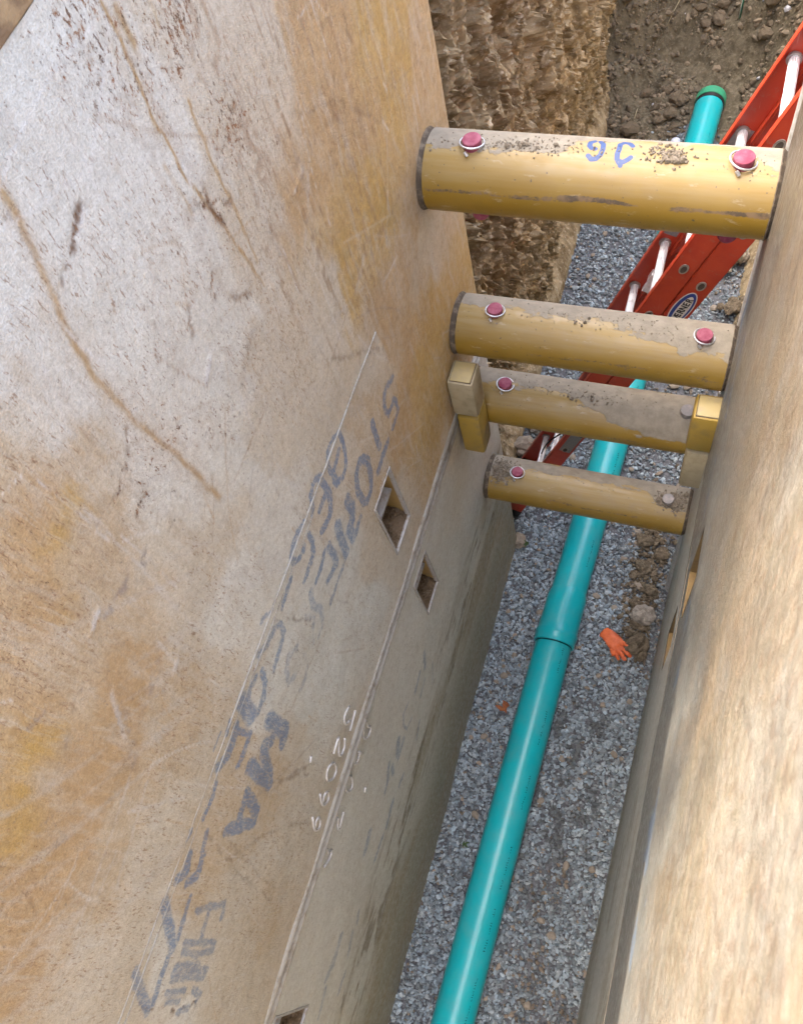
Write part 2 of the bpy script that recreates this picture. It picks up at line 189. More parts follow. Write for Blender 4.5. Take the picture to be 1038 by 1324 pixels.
class MB:
    """collects boxes, tubes, prisms and lathes and links them as one mesh"""
    def __init__(self):
        self.v = []; self.f = []
    def add(self, V, F):
        o = len(self.v)
        self.v += [tuple(map(float, p)) for p in V]
        self.f += [tuple(i + o for i in f) for f in F]
        return self
    def box(self, lo, hi, frame=None, bevel=0.0):
        (x0, y0, z0), (x1, y1, z1) = lo, hi
        if bevel > 0:
            bm = bmesh.new()
            bmesh.ops.create_cube(bm, size=1)
            for v in bm.verts:
                v.co = Vector((x0 + (v.co.x + .5) * (x1 - x0), y0 + (v.co.y + .5) * (y1 - y0), z0 + (v.co.z + .5) * (z1 - z0)))
            bmesh.ops.bevel(bm, geom=list(bm.edges), offset=bevel, segments=2, affect='EDGES', profile=0.5)
            bm.verts.index_update()
            V = [v.co.copy() for v in bm.verts]; F = [[v.index for v in f.verts] for f in bm.faces]
            bm.free()
        else:
            V = [(x, y, z) for x in (x0, x1) for y in (y0, y1) for z in (z0, z1)]
            F = [(0, 1, 3, 2), (4, 6, 7, 5), (0, 4, 5, 1), (2, 3, 7, 6), (0, 2, 6, 4), (1, 5, 7, 3)]
        if frame is not None:
            V = [frame @ Vector(p) for p in V]
        return self.add(V, F)
    def tube(self, pts, r, n=8, cap=True, close=False):
        pts = [Vector(p) for p in pts]
        rr = [float(q) for q in r] if hasattr(r, '__len__') else [float(r)] * len(pts)
        V = []; F = []; up = None
        m = len(pts)
        for i, p in enumerate(pts):
            if close:
                t = pts[(i + 1) % m] - pts[i - 1]
            else:
                t = pts[min(i + 1, m - 1)] - pts[max(i - 1, 0)]
            t.normalize()
            if up is None:
                up = Vector((0, 0, 1)) if abs(t.z) < 0.9 else Vector((1, 0, 0))
            a = t.cross(up)
            if a.length < 1e-5:
                a = t.cross(Vector((0, 1, 0)))
            a.normalize(); b = t.cross(a); up = -b
            for k in range(n):
                w = 2 * math.pi * k / n
                V.append(p + rr[i] * (math.cos(w) * a + math.sin(w) * b))
        for i in range(m if close else m - 1):
            j = (i + 1) % m
            for k in range(n):
                F.append((i * n + k, i * n + (k + 1) % n, j * n + (k + 1) % n, j * n + k))
        if cap and not close:
            F.append(tuple(range(n - 1, -1, -1))); F.append(tuple((m - 1) * n + k for k in range(n)))
        return self.add(V, F)
    def lathe(self, prof, c, axis='z', n=32, frame=None):
        """prof: (radius, height) pairs along the axis; c: centre"""
        V = []; F = []
        for r, h in prof:
            for k in range(n):
                w = 2 * math.pi * k / n
                a, b = r * math.cos(w), r * math.sin(w)
                q = {'z': (a, b, h), 'x': (h, a, b), 'y': (b, h, a)}[axis]
                q = Vector(q)
                V.append((frame @ q if frame is not None else q) + Vector(c))
        for i in range(len(prof) - 1):
            for k in range(n):
                F.append((i * n + k, i * n + (k + 1) % n, (i + 1) * n + (k + 1) % n, (i + 1) * n + k))
        F.append(tuple(range(n - 1, -1, -1))); F.append(tuple((len(prof) - 1) * n + k for k in range(n)))
        return self.add(V, F)
    def prism(self, poly, lo, hi, frame):
        """2-D polygon in the frame's x/y, from lo to hi along its z"""
        n = len(poly)
        V = [frame @ Vector((a, b, lo)) for a, b in poly] + [frame @ Vector((a, b, hi)) for a, b in poly]
        F = [tuple(range(n - 1, -1, -1)), tuple(range(n, 2 * n))] + [(i, (i + 1) % n, n + (i + 1) % n, n + i) for i in range(n)]
        return self.add(V, F)
    def build(self, name, mat, parent=None, smooth=False, angle=None):
        o0 = origin_of(parent)
        me = bpy.data.meshes.new(name)
        me.from_pydata([(x - o0.x, y - o0.y, z - o0.z) for x, y, z in self.v], [], self.f)
        bm = bmesh.new(); bm.from_mesh(me)
        bmesh.ops.recalc_face_normals(bm, faces=bm.faces)
        bm.to_mesh(me); bm.free()
        if smooth:
            me.polygons.foreach_set('use_smooth', [True] * len(me.polygons))
            if angle:
                me.set_sharp_from_angle(angle=math.radians(angle))
        me.update()
        return link(name, me, mat, parent)

# ------------------------------------------------------------------ material helpers
class Mat:
    def __init__(self, name, rough=0.6, spec=0.4, metal=0.0):
        self.m = bpy.data.materials.new(name); self.m.use_nodes = True
        self.t = self.m.node_tree; self.b = self.t.nodes['Principled BSDF']
        self.b.inputs['Roughness'].default_value = rough
        self.b.inputs['Specular IOR Level'].default_value = spec
        self.b.inputs['Metallic'].default_value = metal
        self._co = None
    def n(self, typ, **kw):
        nd = self.t.nodes.new(typ)
        for k, v in kw.items():
            setattr(nd, k, v)
        return nd
    def put(self, sock, v):
        if v is None:
            return
        if isinstance(v, bpy.types.NodeSocket):
            self.t.links.new(v, sock)
        elif isinstance(v, (tuple, list)) and len(v) == 3 and sock.type == 'RGBA':
            sock.default_value = (*v, 1)
        else:
            sock.default_value = v
    def co(self):
        if self._co is None:
            self._co = self.n('ShaderNodeTexCoord').outputs['Object']
        return self._co
    def map(self, scale=(1, 1, 1), rot=(0, 0, 0), loc=(0, 0, 0)):
        m = self.n('ShaderNodeMapping')
        m.inputs['Scale'].default_value = scale; m.inputs['Rotation'].default_value = rot; m.inputs['Location'].default_value = loc
        self.t.links.new(self.co(), m.inputs['Vector'])
        return m.outputs[0]
    def noise(self, scale, detail=4, rough=0.55, vec=None, dist=0.0):
        nd = self.n('ShaderNodeTexNoise')
        nd.inputs['Scale'].default_value = scale; nd.inputs['Detail'].default_value = detail
        nd.inputs['Roughness'].default_value = rough; nd.inputs['Distortion'].default_value = dist
        self.t.links.new(vec if vec is not None else self.co(), nd.inputs['Vector'])
        return nd.outputs[0]
    def voro(self, scale, vec=None, feature='F1', out='Distance'):
        nd = self.n('ShaderNodeTexVoronoi', feature=feature)
        nd.inputs['Scale'].default_value = scale
        self.t.links.new(vec if vec is not None else self.co(), nd.inputs['Vector'])
        return nd.outputs[out]
    def attr(self, name, color=False):
        a = self.n('ShaderNodeAttribute', attribute_name=name)
        return a.outputs['Color' if color else 'Fac']
    def math(self, op, a, b=0.0, c=None, clamp=False):
        nd = self.n('ShaderNodeMath', operation=op, use_clamp=clamp)
        self.put(nd.inputs[0], a); self.put(nd.inputs[1], b)
        if c is not None: self.put(nd.inputs[2], c)
        return nd.outputs[0]
    def ramp(self, fac, lo, hi, a=0.0, b=1.0):
        nd = self.n('ShaderNodeMapRange', interpolation_type='SMOOTHSTEP')
        self.put(nd.inputs['Value'], fac)
        nd.inputs['From Min'].default_value = lo; nd.inputs['From Max'].default_value = hi
        nd.inputs['To Min'].default_value = a; nd.inputs['To Max'].default_value = b
        return nd.outputs[0]
    def mix(self, fac, a, b, mode='MIX'):
        nd = self.n('ShaderNodeMix', data_type='RGBA', blend_type=mode)
        self.put(nd.inputs['Factor'], fac); self.put(nd.inputs[6], a); self.put(nd.inputs[7], b)
        return nd.outputs[2]
    def color(self, v): self.put(self.b.inputs['Base Color'], v); return self
    def rough(self, v): self.put(self.b.inputs['Roughness'], v); return self
    def bump(self, h, strength=0.3, dist=0.01):
        bp = self.n('ShaderNodeBump')
        bp.inputs['Strength'].default_value = strength; bp.inputs['Distance'].default_value = dist
        self.put(bp.inputs['Height'], h)
        self.t.links.new(bp.outputs[0], self.b.inputs['Normal'])
        return self

def wear_mat(name, col, col2, rough=0.5, spec=0.4, scale=14, metal=0.0, bump=0.1, lo=0.45, hi=0.7):
    m = Mat(name, rough, spec, metal)
    f = m.ramp(m.noise(scale, 6, 0.65), lo, hi)
    m.color(m.mix(f, col, col2))
    m.bump(m.noise(scale * 9, 3), bump, 0.003)
    return m.m

# ---- worn paint of the shield walls: colour comes from the wall's own attribute, fine wear from noise
PAL = {'W': (0.61, 0.60, 0.535), 'C': (0.53, 0.475, 0.375), 'G': (0.57, 0.575, 0.52), 'T': (0.475, 0.38, 0.255),
       'O': (0.44, 0.305, 0.16), 'Y': (0.455, 0.30, 0.10), 'B': (0.17, 0.125, 0.075)}

def wall_mat(name, rust_col=(0.10, 0.045, 0.02), grain=1.0, pale=(0.55, 0.545, 0.50)):
    m = Mat(name, 0.5, 0.35)
    base = m.attr('paint', True)
    rust = m.attr('rust')
    blue = m.attr('blue')
    warp = m.n('ShaderNodeVectorMath', operation='ADD')
    wnz = m.n('ShaderNodeTexNoise'); wnz.inputs['Scale'].default_value = 7; wnz.inputs['Detail'].default_value = 3
    m.t.links.new(m.co(), wnz.inputs['Vector'])
    wsc = m.n('ShaderNodeVectorMath', operation='SCALE'); wsc.inputs['Scale'].default_value = 0.035
    m.t.links.new(wnz.outputs['Color'], wsc.inputs[0])
    m.t.links.new(m.co(), warp.inputs[0]); m.t.links.new(wsc.outputs[0], warp.inputs[1])
    def wmap(scale, rot=(0, 0, 0)):
        mp = m.n('ShaderNodeMapping'); mp.inputs['Scale'].default_value = scale; mp.inputs['Rotation'].default_value = rot
        m.t.links.new(warp.outputs[0], mp.inputs['Vector'])
        return mp.outputs[0]
    n_big = m.noise(5, 6, 0.62)
    n_mid = m.noise(38, 5, 0.65)
    n_fine = m.noise(260, 3, 0.6)
    patch = m.noise(3.2, 5, 0.6)
    streak = m.noise(1.0, 6, 0.65, wmap((12, 42, 9), (0.25, 0, 0)))
    flake = m.noise(1.0, 5, 0.7, wmap((40, 150, 55), (0.2, 0, 0)))
    fleck = m.noise(1.0, 4, 0.65, wmap((40, 210, 60), (0.12, 0, 0)))
    drag = m.noise(1.0, 4, 0.6, wmap((20, 95, 5), (0.85, 0, 0)))
    c = m.mix(m.ramp(streak, 0.44, 0.70, 0, 0.32 * grain), base, pale)
    c = m.mix(m.ramp(n_mid, 0.50, 0.70, 0, 0.24 * grain), c, (0.32, 0.235, 0.135))
    c = m.mix(m.ramp(n_big, 0.35, 0.75, 0, 0.14), c, (0.36, 0.26, 0.165))
    c = m.mix(m.math('MULTIPLY', m.ramp(drag, 0.54, 0.68, 0, 0.26 * grain), m.ramp(patch, 0.42, 0.60)), c, pale)
    c = m.mix(m.ramp(flake, 0.55, 0.68, 0, 0.30 * grain), c, m.mix(0.45, base, tuple(1.15 * q for q in pale)))
    c = m.mix(m.math('MULTIPLY', m.ramp(fleck, 0.56, 0.66, 0, 0.72 * grain), m.ramp(patch, 0.42, 0.60, 0.10, 1.0)), c, (0.23, 0.13, 0.07))
    c = m.mix(m.math('MULTIPLY', m.ramp(m.noise(1.0, 3, 0.6, wmap((40, 120, 85))), 0.66, 0.70, 0, 0.5 * grain), m.ramp(patch, 0.60, 0.44)), c, (0.16, 0.13, 0.12))
    c = m.mix(1.0, c, m.mix(m.ramp(n_fine, 0.30, 0.70), (0.88, 0.88, 0.87), (1.06, 1.06, 1.06)), 'MULTIPLY')
    c = m.mix(1.0, c, m.mix(m.ramp(m.noise(85, 5, 0.75), 0.30, 0.68), (0.87, 0.86, 0.84), (1.06, 1.06, 1.06)), 'MULTIPLY')
    c = m.mix(m.ramp(m.noise(55, 6, 0.8), 0.60, 0.72, 0, 0.38 * grain), c, (0.25, 0.215, 0.17))
    # blue paint of the old stencilling, rubbed away in specks
    bf = m.math('MULTIPLY', m.ramp(m.math('ADD', blue, m.math('MULTIPLY', m.math('SUBTRACT', n_mid, 0.5), 0.9)), 0.22, 0.55), m.ramp(n_fine, 0.28, 0.58, 0.40, 0.95))
    bf = m.math('MULTIPLY', bf, m.ramp(flake, 0.46, 0.64, 0.92, 0.30))
    c = m.mix(m.math('MULTIPLY', bf, m.ramp(blue, 0.0, 0.9, 0.25, 0.95)), c, (0.095, 0.17, 0.29))
    # rust freckles
    rv = m.noise(1.0, 7, 0.85, wmap((90, 130, 62), (0.3, 0, 0)))
    rf = m.ramp(m.math('ADD', rv, m.math('MULTIPLY', rust, 0.20)), 0.70, 0.77)
    c = m.mix(rf, c, m.mix(m.ramp(n_mid, 0.4, 0.6), rust_col, (0.24, 0.10, 0.035)))
    m.color(c)
    m.rough(m.ramp(n_mid, 0.3, 0.7, 0.30, 0.64))
    h = m.math('ADD', m.math('MULTIPLY', n_fine, 0.9), m.math('MULTIPLY', m.noise(120, 5, 0.75), 0.9))
    h = m.math('SUBTRACT', h, m.math('MULTIPLY', rf, 0.7))
    h = m.math('ADD', h, m.math('MULTIPLY', m.ramp(flake, 0.57, 0.63), 0.30))
    m.bump(h, 0.42 * (0.5 + 0.5 * grain), 0.005)
    return m.m

def palette_field(y, z, pts, sy=1.0, sz=1.0, power=5.0, seed=0, warp=0.10):
    wy = y + (fbm(y * 4, z * 4, 5, seed + 5) - 0.5) * warp * 2
    wz = z + (fbm(y * 4 + 40, z * 4, 5, seed + 9) - 0.5) * warp * 2
    wy = wy + (fbm(y * 16, z * 3.0, 4, seed + 13, 0.65) - 0.5) * 0.26
    wz = wz + (fbm(y * 9 + 5, z * 9, 4, seed + 14, 0.65) - 0.5) * 0.14
    num = np.zeros((len(y), 3)); den = np.zeros(len(y))
    for a, b, t in pts:
        d2 = ((wy - a) * sy) ** 2 + ((wz - b) * sz) ** 2 + 0.0016
        w = d2 ** (-power / 2)
        num += w[:, None] * np.array(PAL[t]); den += w
    return num / den[:, None]

# ================================================================== THE SETTING
# ---- soil materials
def soil_mat(name, dark, mid, pale, scale=9, bump=0.6):
    m = Mat(name, 0.92, 0.15)
    a = m.noise(scale, 8, 0.68)
    b = m.noise(scale * 4.2, 6, 0.7)
    c = m.mix(m.ramp(a, 0.35, 0.62), dark, mid)
    c = m.mix(m.ramp(b, 0.50, 0.72, 0, 0.85), c, pale)
    c = m.mix(m.ramp(m.noise(scale * 16, 3), 0.55, 0.75, 0, 0.5), c, dark)
    m.color(c)
    m.bump(m.math('ADD', m.noise(scale * 5, 8, 0.75), m.math('MULTIPLY', m.noise(scale * 22, 4, 0.7), 0.4)), bump, 0.02)
    return m.m
M_bank = soil_mat('clay_bank', (0.17, 0.12, 0.06), (0.40, 0.31, 0.18), (0.64, 0.555, 0.41), 8)
M_soil = soil_mat('loose_soil', (0.085, 0.07, 0.043), (0.155, 0.13, 0.085), (0.24, 0.205, 0.145), 10)
M_clod = soil_mat('soil_clod', (0.09, 0.068, 0.043), (0.17, 0.135, 0.088), (0.26, 0.215, 0.155), 26, 0.5)
M_pale_clod = soil_mat('pale_clod', (0.20, 0.17, 0.13), (0.30, 0.265, 0.215), (0.38, 0.34, 0.28), 26, 0.5)
M_turf = soil_mat('trampled_ground', (0.10, 0.085, 0.05), (0.19, 0.16, 0.10), (0.30, 0.25, 0.17), 3)

def grid_faces(nu, nv, flip=False):
    i, j = np.meshgrid(np.arange(nu - 1), np.arange(nv - 1), indexing='ij')
    a = (i * nv + j).ravel(); b = ((i + 1) * nv + j).ravel(); c = ((i + 1) * nv + j + 1).ravel(); d = (i * nv + j + 1).ravel()
    return np.stack([a, d, c, b] if flip else [a, b, c, d], 1)

# ---- the ground around the trench: one sheet with the trench cut out of it
def ground_sheet():
    xs = [-900, -60, -8, -0.42, 3.05, 9, 60, 900]
    ys = [-900, -60, -12, -8.35, 13.0, 20, 70, 900]
    V = [(x, y, GROUND) for x in xs for y in ys]
    F = []
    n = len(ys)
    for i in range(len(xs) - 1):
        for j in range(n - 1):
            if i == 3 and j == 3:
                continue
            F.append((i * n + j, (i + 1) * n + j, (i + 1) * n + j + 1, i * n + j + 1))
    o = MB().add(V, F).build('ground', M_turf)
    props(o, kind='structure')
ground_sheet()

# ---- left bank: clay torn by the bucket's teeth, nearly upright
def bank_relief(u, v, seed):
    """u along the trench, v height; metres of relief towards the trench"""
    wu = u + (fbm(u * 3, v * 3, 4, seed) - 0.5) * 0.30
    wv = v + (fbm(u * 3 + 9, v * 3, 4, seed + 3) - 0.5) * 0.30
    h = (fbm(u * 1.1, v * 0.8, 3, seed + 1) - 0.5) * 0.20
    F1, F2, val, dx, dy = worley(wu * 7.0, wv * 2.0, seed + 20)
    h += (val - 0.5) * 0.07 + (dx * (_hash(np.floor(val * 997), np.floor(val * 613), 4) - 0.5) * 2 + dy * 0.12) * 0.06
    F1, F2, val, dx, dy = worley(wu * 20.0 + wv * 2, wv * 5.5, seed + 40)
    h += (val - 0.5) * 0.040 + dy * 0.006 + dx * (val - 0.5) * 0.06
    F1, F2, val, dx, dy = worley(wu * 52.0, wv * 15.0, seed + 60)
    h += (val - 0.5) * 0.022 + dx * (val - 0.5) * 0.02
    teeth = fbm(wu * 9.0 + wv * 0.5, wv * 0.9, 3, seed + 7)
    h -= sstep(0.52, 0.68, teeth) * 0.075
    h += (fbm(wu * 34, wv * 9, 4, seed + 11, 0.65) - 0.5) * 0.075 + (fbm(u * 70, v * 45, 3, seed + 12, 0.6) - 0.5) * 0.03
    return h

def left_bank():
    nu, nv = 500, 390
    u = np.concatenate([np.linspace(-0.15, 4.8, 460), np.linspace(4.9, 13.0, 40)]); v = np.linspace(-0.05, GROUND, nv)
    Uu, Vv = np.meshgrid(u, v, indexing='ij'); U1 = Uu.ravel(); V1 = Vv.ravel()
    h = bank_relief(U1, V1, 100)
    foot = 0.10 * sstep(0.32, 0.0, V1 + (fbm(U1 * 2, V1 * 0, 3, 8) - 0.5) * 0.15)      # ledge left by the bucket at the bottom
    x = -0.25 + h * sstep(0.05, 0.35, V1) + foot - sstep(GROUND - 0.25, GROUND, V1) * 0.10
    x = np.minimum(x, np.where(U1 < 0.12, -0.13, 9.0))
    P = np.stack([x, U1, V1], 1)
    o = arr_mesh('left_bank', P, grid_faces(nu, nv), M_bank, smooth=False)
    props(o, kind='structure')
left_bank()

def right_bank():
    nu, nv = 270, 170
    u = np.concatenate([np.linspace(-0.3, 4.5, 220), np.linspace(4.6, 13.0, 50)]); v = np.linspace(-0.05, GROUND, nv)
    Uu, Vv = np.meshgrid(u, v, indexing='ij'); U1 = Uu.ravel(); V1 = Vv.ravel()
    h = bank_relief(U1, V1, 300)
    x = 1.22 + (0.115 + 0.30 * sstep(1.0, 2.2, U1)) * V1 - h * 0.8 * sstep(0.0, 0.3, V1) - 0.14 * sstep(0.35, 0.0, V1)
    x = np.maximum(x, np.where(U1 < 0.05, 1.12, -9.0))
    P = np.stack([x, U1, V1], 1)
    o = arr_mesh('right_bank', P, grid_faces(nu, nv, True), M_bank, smooth=False)
    props(o, kind='structure')
right_bank()

def bank_behind_shield():
    # earth walls behind the shield and behind the photographer, out of sight but shading the trench
    m = MB()
    n = 24
    for x0, sgn in ((-0.36, 1), (1.62, -1)):
        V = []; F = []
        for i in range(n + 1):
            y = -8.4 + (8.4 - 0.2) * i / n
            for j in range(9):
                z = -0.05 + (GROUND + 0.05) * j / 8
                V.append((x0 + sgn * 0.06 * math.sin(y * 5 + z * 3), y, z))
        for i in range(n):
            for j in range(8):
                F.append((i * 9 + j, (i + 1) * 9 + j, (i + 1) * 9 + j + 1, i * 9 + j + 1))
        m.add(V, F)
        props(m.build('earth_bank', M_bank), kind='structure'); m = MB()
    V = []; F = []
    for i in range(9):
        x = -0.42 + (1.75 + 0.42) * i / 8
        for j in range(9):
            z = -0.05 + (GROUND + 0.05) * j / 8
            V.append((x, -3.6 - 1.1 * max(z, 0) + 0.05 * math.sin(x * 7 + z * 4), z))
    for i in range(8):
        for j in range(8):
            F.append((i * 9 + j, (i + 1) * 9 + j, (i + 1) * 9 + j + 1, i * 9 + j + 1))
    m.add(V, F)
    props(m.build('earth_bank', M_bank), kind='structure')
bank_behind_shield()

# ---- end slope of loose soil
def slope_height(x, y):
    toe = 3.30 + 0.25 * sstep(0.0, 0.5, x) - 0.55 * sstep(0.75, 1.2, x)
    d = np.maximum(y - toe, -0.6)
    h = -0.04 + 0.26 * np.maximum(d, 0) ** 1.15
    yy = np.maximum(y - 4.15 - 0.12 * np.sin(x * 4), 0)
    h = h + 1.05 * np.minimum(yy, 0.9) + 0.20 * np.maximum(yy - 0.9, 0)
    h += 0.35 * sstep(0.15, -0.3, x) * sstep(3.4, 4.4, y) + 0.30 * sstep(0.85, 1.3, x) * sstep(2.6, 4.0, y)
    n = (fbm(x * 3, y * 3, 4, 500) - 0.5) * 0.22 + (fbm(x * 14, y * 14, 4, 520, 0.6) - 0.5) * 0.085
    return h + n * sstep(-0.3, 0.5, y - toe)

def end_slope():
    nu, nv = 190, 330
    u = np.concatenate([np.linspace(-0.6, 1.5, 170), np.linspace(1.55, 3.4, 20)]); v = np.concatenate([np.linspace(2.6, 5.8, 280), np.linspace(5.85, 13.0, 50)])
    Uu, Vv = np.meshgrid(u, v, indexing='ij'); X = Uu.ravel(); Y = Vv.ravel()
    z = slope_height(X, Y)
    # clear the barrel of the pipe
    px = 0.392 + 0.0445 * (Y + 0.69)
    near = np.abs(X - px) < 0.17
    z = np.where(near & (Y < 3.98), np.minimum(z, 0.10 + 0.25 * np.abs(X - px)), z)
    z = np.minimum(z, GROUND)
    o = arr_mesh('soil_slope', np.stack([X, Y, z], 1), grid_faces(nu, nv), M_soil, smooth=False)
    props(o, kind='structure')
    return o
SLOPE = end_slope()

# ---- stones and clods
def ico(sub):
    bm = bmesh.new(); bmesh.ops.create_icosphere(bm, subdivisions=sub, radius=1.0)
    V = np.array([v.co[:] for v in bm.verts]); F = np.array([[v.index for v in f.verts] for f in bm.faces]); bm.free()
    return V, F
I1 = ico(1); I2 = ico(2); I3 = ico(3)

def rand_rot(n):
    q = rng.normal(size=(n, 4)); q /= np.linalg.norm(q, axis=1)[:, None]
    w, x, y, z = q.T
    return np.stack([1 - 2 * (y * y + z * z), 2 * (x * y - z * w), 2 * (x * z + y * w), 2 * (x * y + z * w), 1 - 2 * (x * x + z * z), 2 * (y * z - x * w),
                     2 * (x * z - y * w), 2 * (y * z + x * w), 1 - 2 * (x * x + y * y)], 1).reshape(-1, 3, 3)

def scatter(name, pos, size, mat, parent, colors=None, flat=0.62, jitter=0.28, upright=False):
    V0, F0 = I1
    n = len(pos); k = len(V0)
    V = V0[None] * (1 + rng.uniform(-jitter, jitter, (n, k, 1)))
    sc = np.stack([rng.uniform(0.8, 1.35, n), rng.uniform(0.65, 1.0, n), rng.uniform(flat * 0.7, flat * 1.2, n)], 1)
    V = V * sc[:, None, :] * size[:, None, None]
    V = np.einsum('nij,nkj->nki', rand_rot(n), V) + pos[:, None, :]
    F = F0[None] + (np.arange(n) * k)[:, None, None]
    cols = None if colors is None else {'stone': np.repeat(colors, k, 0)}
    return arr_mesh(name, V.reshape(-1, 3), F.reshape(-1, 3), mat, parent, smooth=False, colors=cols)

def rock_mesh(name, I, size, seed, mat, rough=0.25, squash=0.7):
    V, F = I
    r = np.random.default_rng(seed)
    off = r.uniform(0, 50, 3)
    n = fbm(V[:, 0] * 1.6 + off[0] + V[:, 2], V[:, 1] * 1.6 + off[1] + V[:, 2] * 0.7, 4, seed, 0.6)
    w = worley(V[:, 0] * 1.9 + off[2], V[:, 1] * 1.9 + V[:, 2] * 1.3, seed)[2]
    P = V * (1 + (n - 0.5) * rough * 2 + (w - 0.5) * rough)[:, None]
    P = P * np.array([r.uniform(0.85, 1.25), r.uniform(0.75, 1.05), squash]) * size
    me = bpy.data.meshes.new(name)
    me.from_pydata(P.tolist(), [], F.tolist()); me.materials.append(mat); me.update()
    return me

m = Mat('gravel_stone', 0.75, 0.3)
sc = m.attr('stone', True)
m.color(m.mix(m.ramp(m.noise(90, 4), 0.45, 0.7, 0, 0.35), sc, m.mix(1.0, sc, (0.6, 0.6, 0.6), 'MULTIPLY')))
m.bump(m.noise(160, 4, 0.7), 0.3, 0.003)
M_gravel = m.m
m = Mat('gravel_fines', 0.9, 0.2)
m.color(m.mix(m.ramp(m.noise(60, 5), 0.4, 0.65), (0.09, 0.092, 0.095), (0.17, 0.172, 0.175)))
M_fines = m.m
M_tanstone = wear_mat('tan_stone', (0.235, 0.195, 0.145), (0.32, 0.275, 0.21), 0.8, 0.2, 30, bump=0.4)

def gravel():
    nu, nv = 70, 200
    u = np.linspace(-0.45, 1.35, nu); v = np.linspace(-3.8, 4.2, nv)
    Uu, Vv = np.meshgrid(u, v, indexing='ij'); X = Uu.ravel(); Y = Vv.ravel()
    hz = lambda x, y: (fbm(x * 2.2, y * 2.2, 3, 900) - 0.5) * 0.05 - 0.014 + 0.034 * np.exp(-((np.abs(x - (0.392 + 0.036 * (y + 0.69))) - 0.085) / 0.05) ** 2) * (0.4 + fbm(x * 6, y * 6, 2, 905))
    bed = arr_mesh('gravel_bed', np.stack([X, Y, hz(X, Y) - 0.008], 1), grid_faces(nu, nv), M_fines)
    props(bed, kind='structure')
    def spots(n, x0, x1, y0, y1):
        return rng.uniform(x0, x1, n), rng.uniform(y0, y1, n)
    a = spots(23500, -0.02, W + 0.02, -3.15, 0.12); b = spots(17500, -0.28, 1.22, 0.05, 3.75)
    x = np.concatenate([a[0], b[0]]); y = np.concatenate([a[1], b[1]])
    # soil spilt over the gravel by the right bank thins it out
    soil = sstep(0.50, 0.66, fbm(x * 3.1 + 5, y * 1.7, 4, 930) + 0.20 * sstep(0.72, 1.1, x) * sstep(-0.9, 0.3, y)) * sstep(0.5, 0.7, x)
    far = sstep(2.5, 3.7, y + 0.6 * sstep(0.8, 1.2, x)) * 0.8
    keep = rng.uniform(0, 1, len(x)) > np.maximum(soil * 0.35, far)
    x, y, soil = x[keep], y[keep], soil[keep]
    n = len(x)
    size = np.clip(rng.lognormal(math.log(0.0102), 0.32, n), 0.0065, 0.021)
    z = hz(x, y) + rng.uniform(-0.006, 0.010, n)
    base = 0.13 + 0.37 * rng.beta(1.6, 1.9, n)
    tint = rng.uniform(-1, 1, n)
    colr = np.stack([base * (0.87 + 0.05 * tint), base * 1.0, base * (1.03 - 0.05 * tint)], 1)
    brown = rng.uniform(0, 1, n) < 0.035 + 0.25 * soil
    colr[brown] = np.array([0.25, 0.20, 0.145]) * rng.uniform(0.6, 1.35, (brown.sum(), 1))
    # wet, earth-stained band along the right of the pipe
    wet = sstep(0.49, 0.62, fbm(x * 17, y * 13.0, 4, 950)) * sstep(0.22, 0.08, np.abs(x - 0.64) - 0.06 * np.sin(y * 3)) * sstep(-2.4, -1.9, y) * sstep(-0.75, -1.05, y)
    wet = np.maximum(wet, soil * 0.45)
    colr = colr * (1 - 0.62 * wet[:, None]) + np.array([0.03, 0.024, 0.016]) * wet[:, None]
    g = scatter('gravel', np.stack([x, y, z], 1), size, M_gravel, bed, colr)
    props(g, kind='stuff')
    # larger tan and brown stones one can pick out
    meshes = [rock_mesh('stone', I2, 1.0, 40 + i, M_tanstone, 0.22, 0.6) for i in range(6)]
    k = 0
    while k < 90:
        sx, sy = rng.uniform(-0.15, 1.12), rng.uniform(-2.8, 3.2)
        if sy < 0.1 and not (0.03 < sx < W - 0.03): continue
        if abs(sx - (0.392 + 0.035 * (sy + 0.69))) < 0.13: continue
        s = rng.uniform(0.014, 0.024) * (1.35 if sx > 0.7 and sy > -0.6 else 1)
        o = link('stone', meshes[k % 6], None, bed, (sx, sy, float(hz(np.array([sx]), np.array([sy]))[0]) + s * 0.45))
        o.scale = (s, s, s); o.rotation_euler = (0, 0, rng.uniform(0, 6.28))
        k += 1
    return bed, hz
BED, bed_z = gravel()

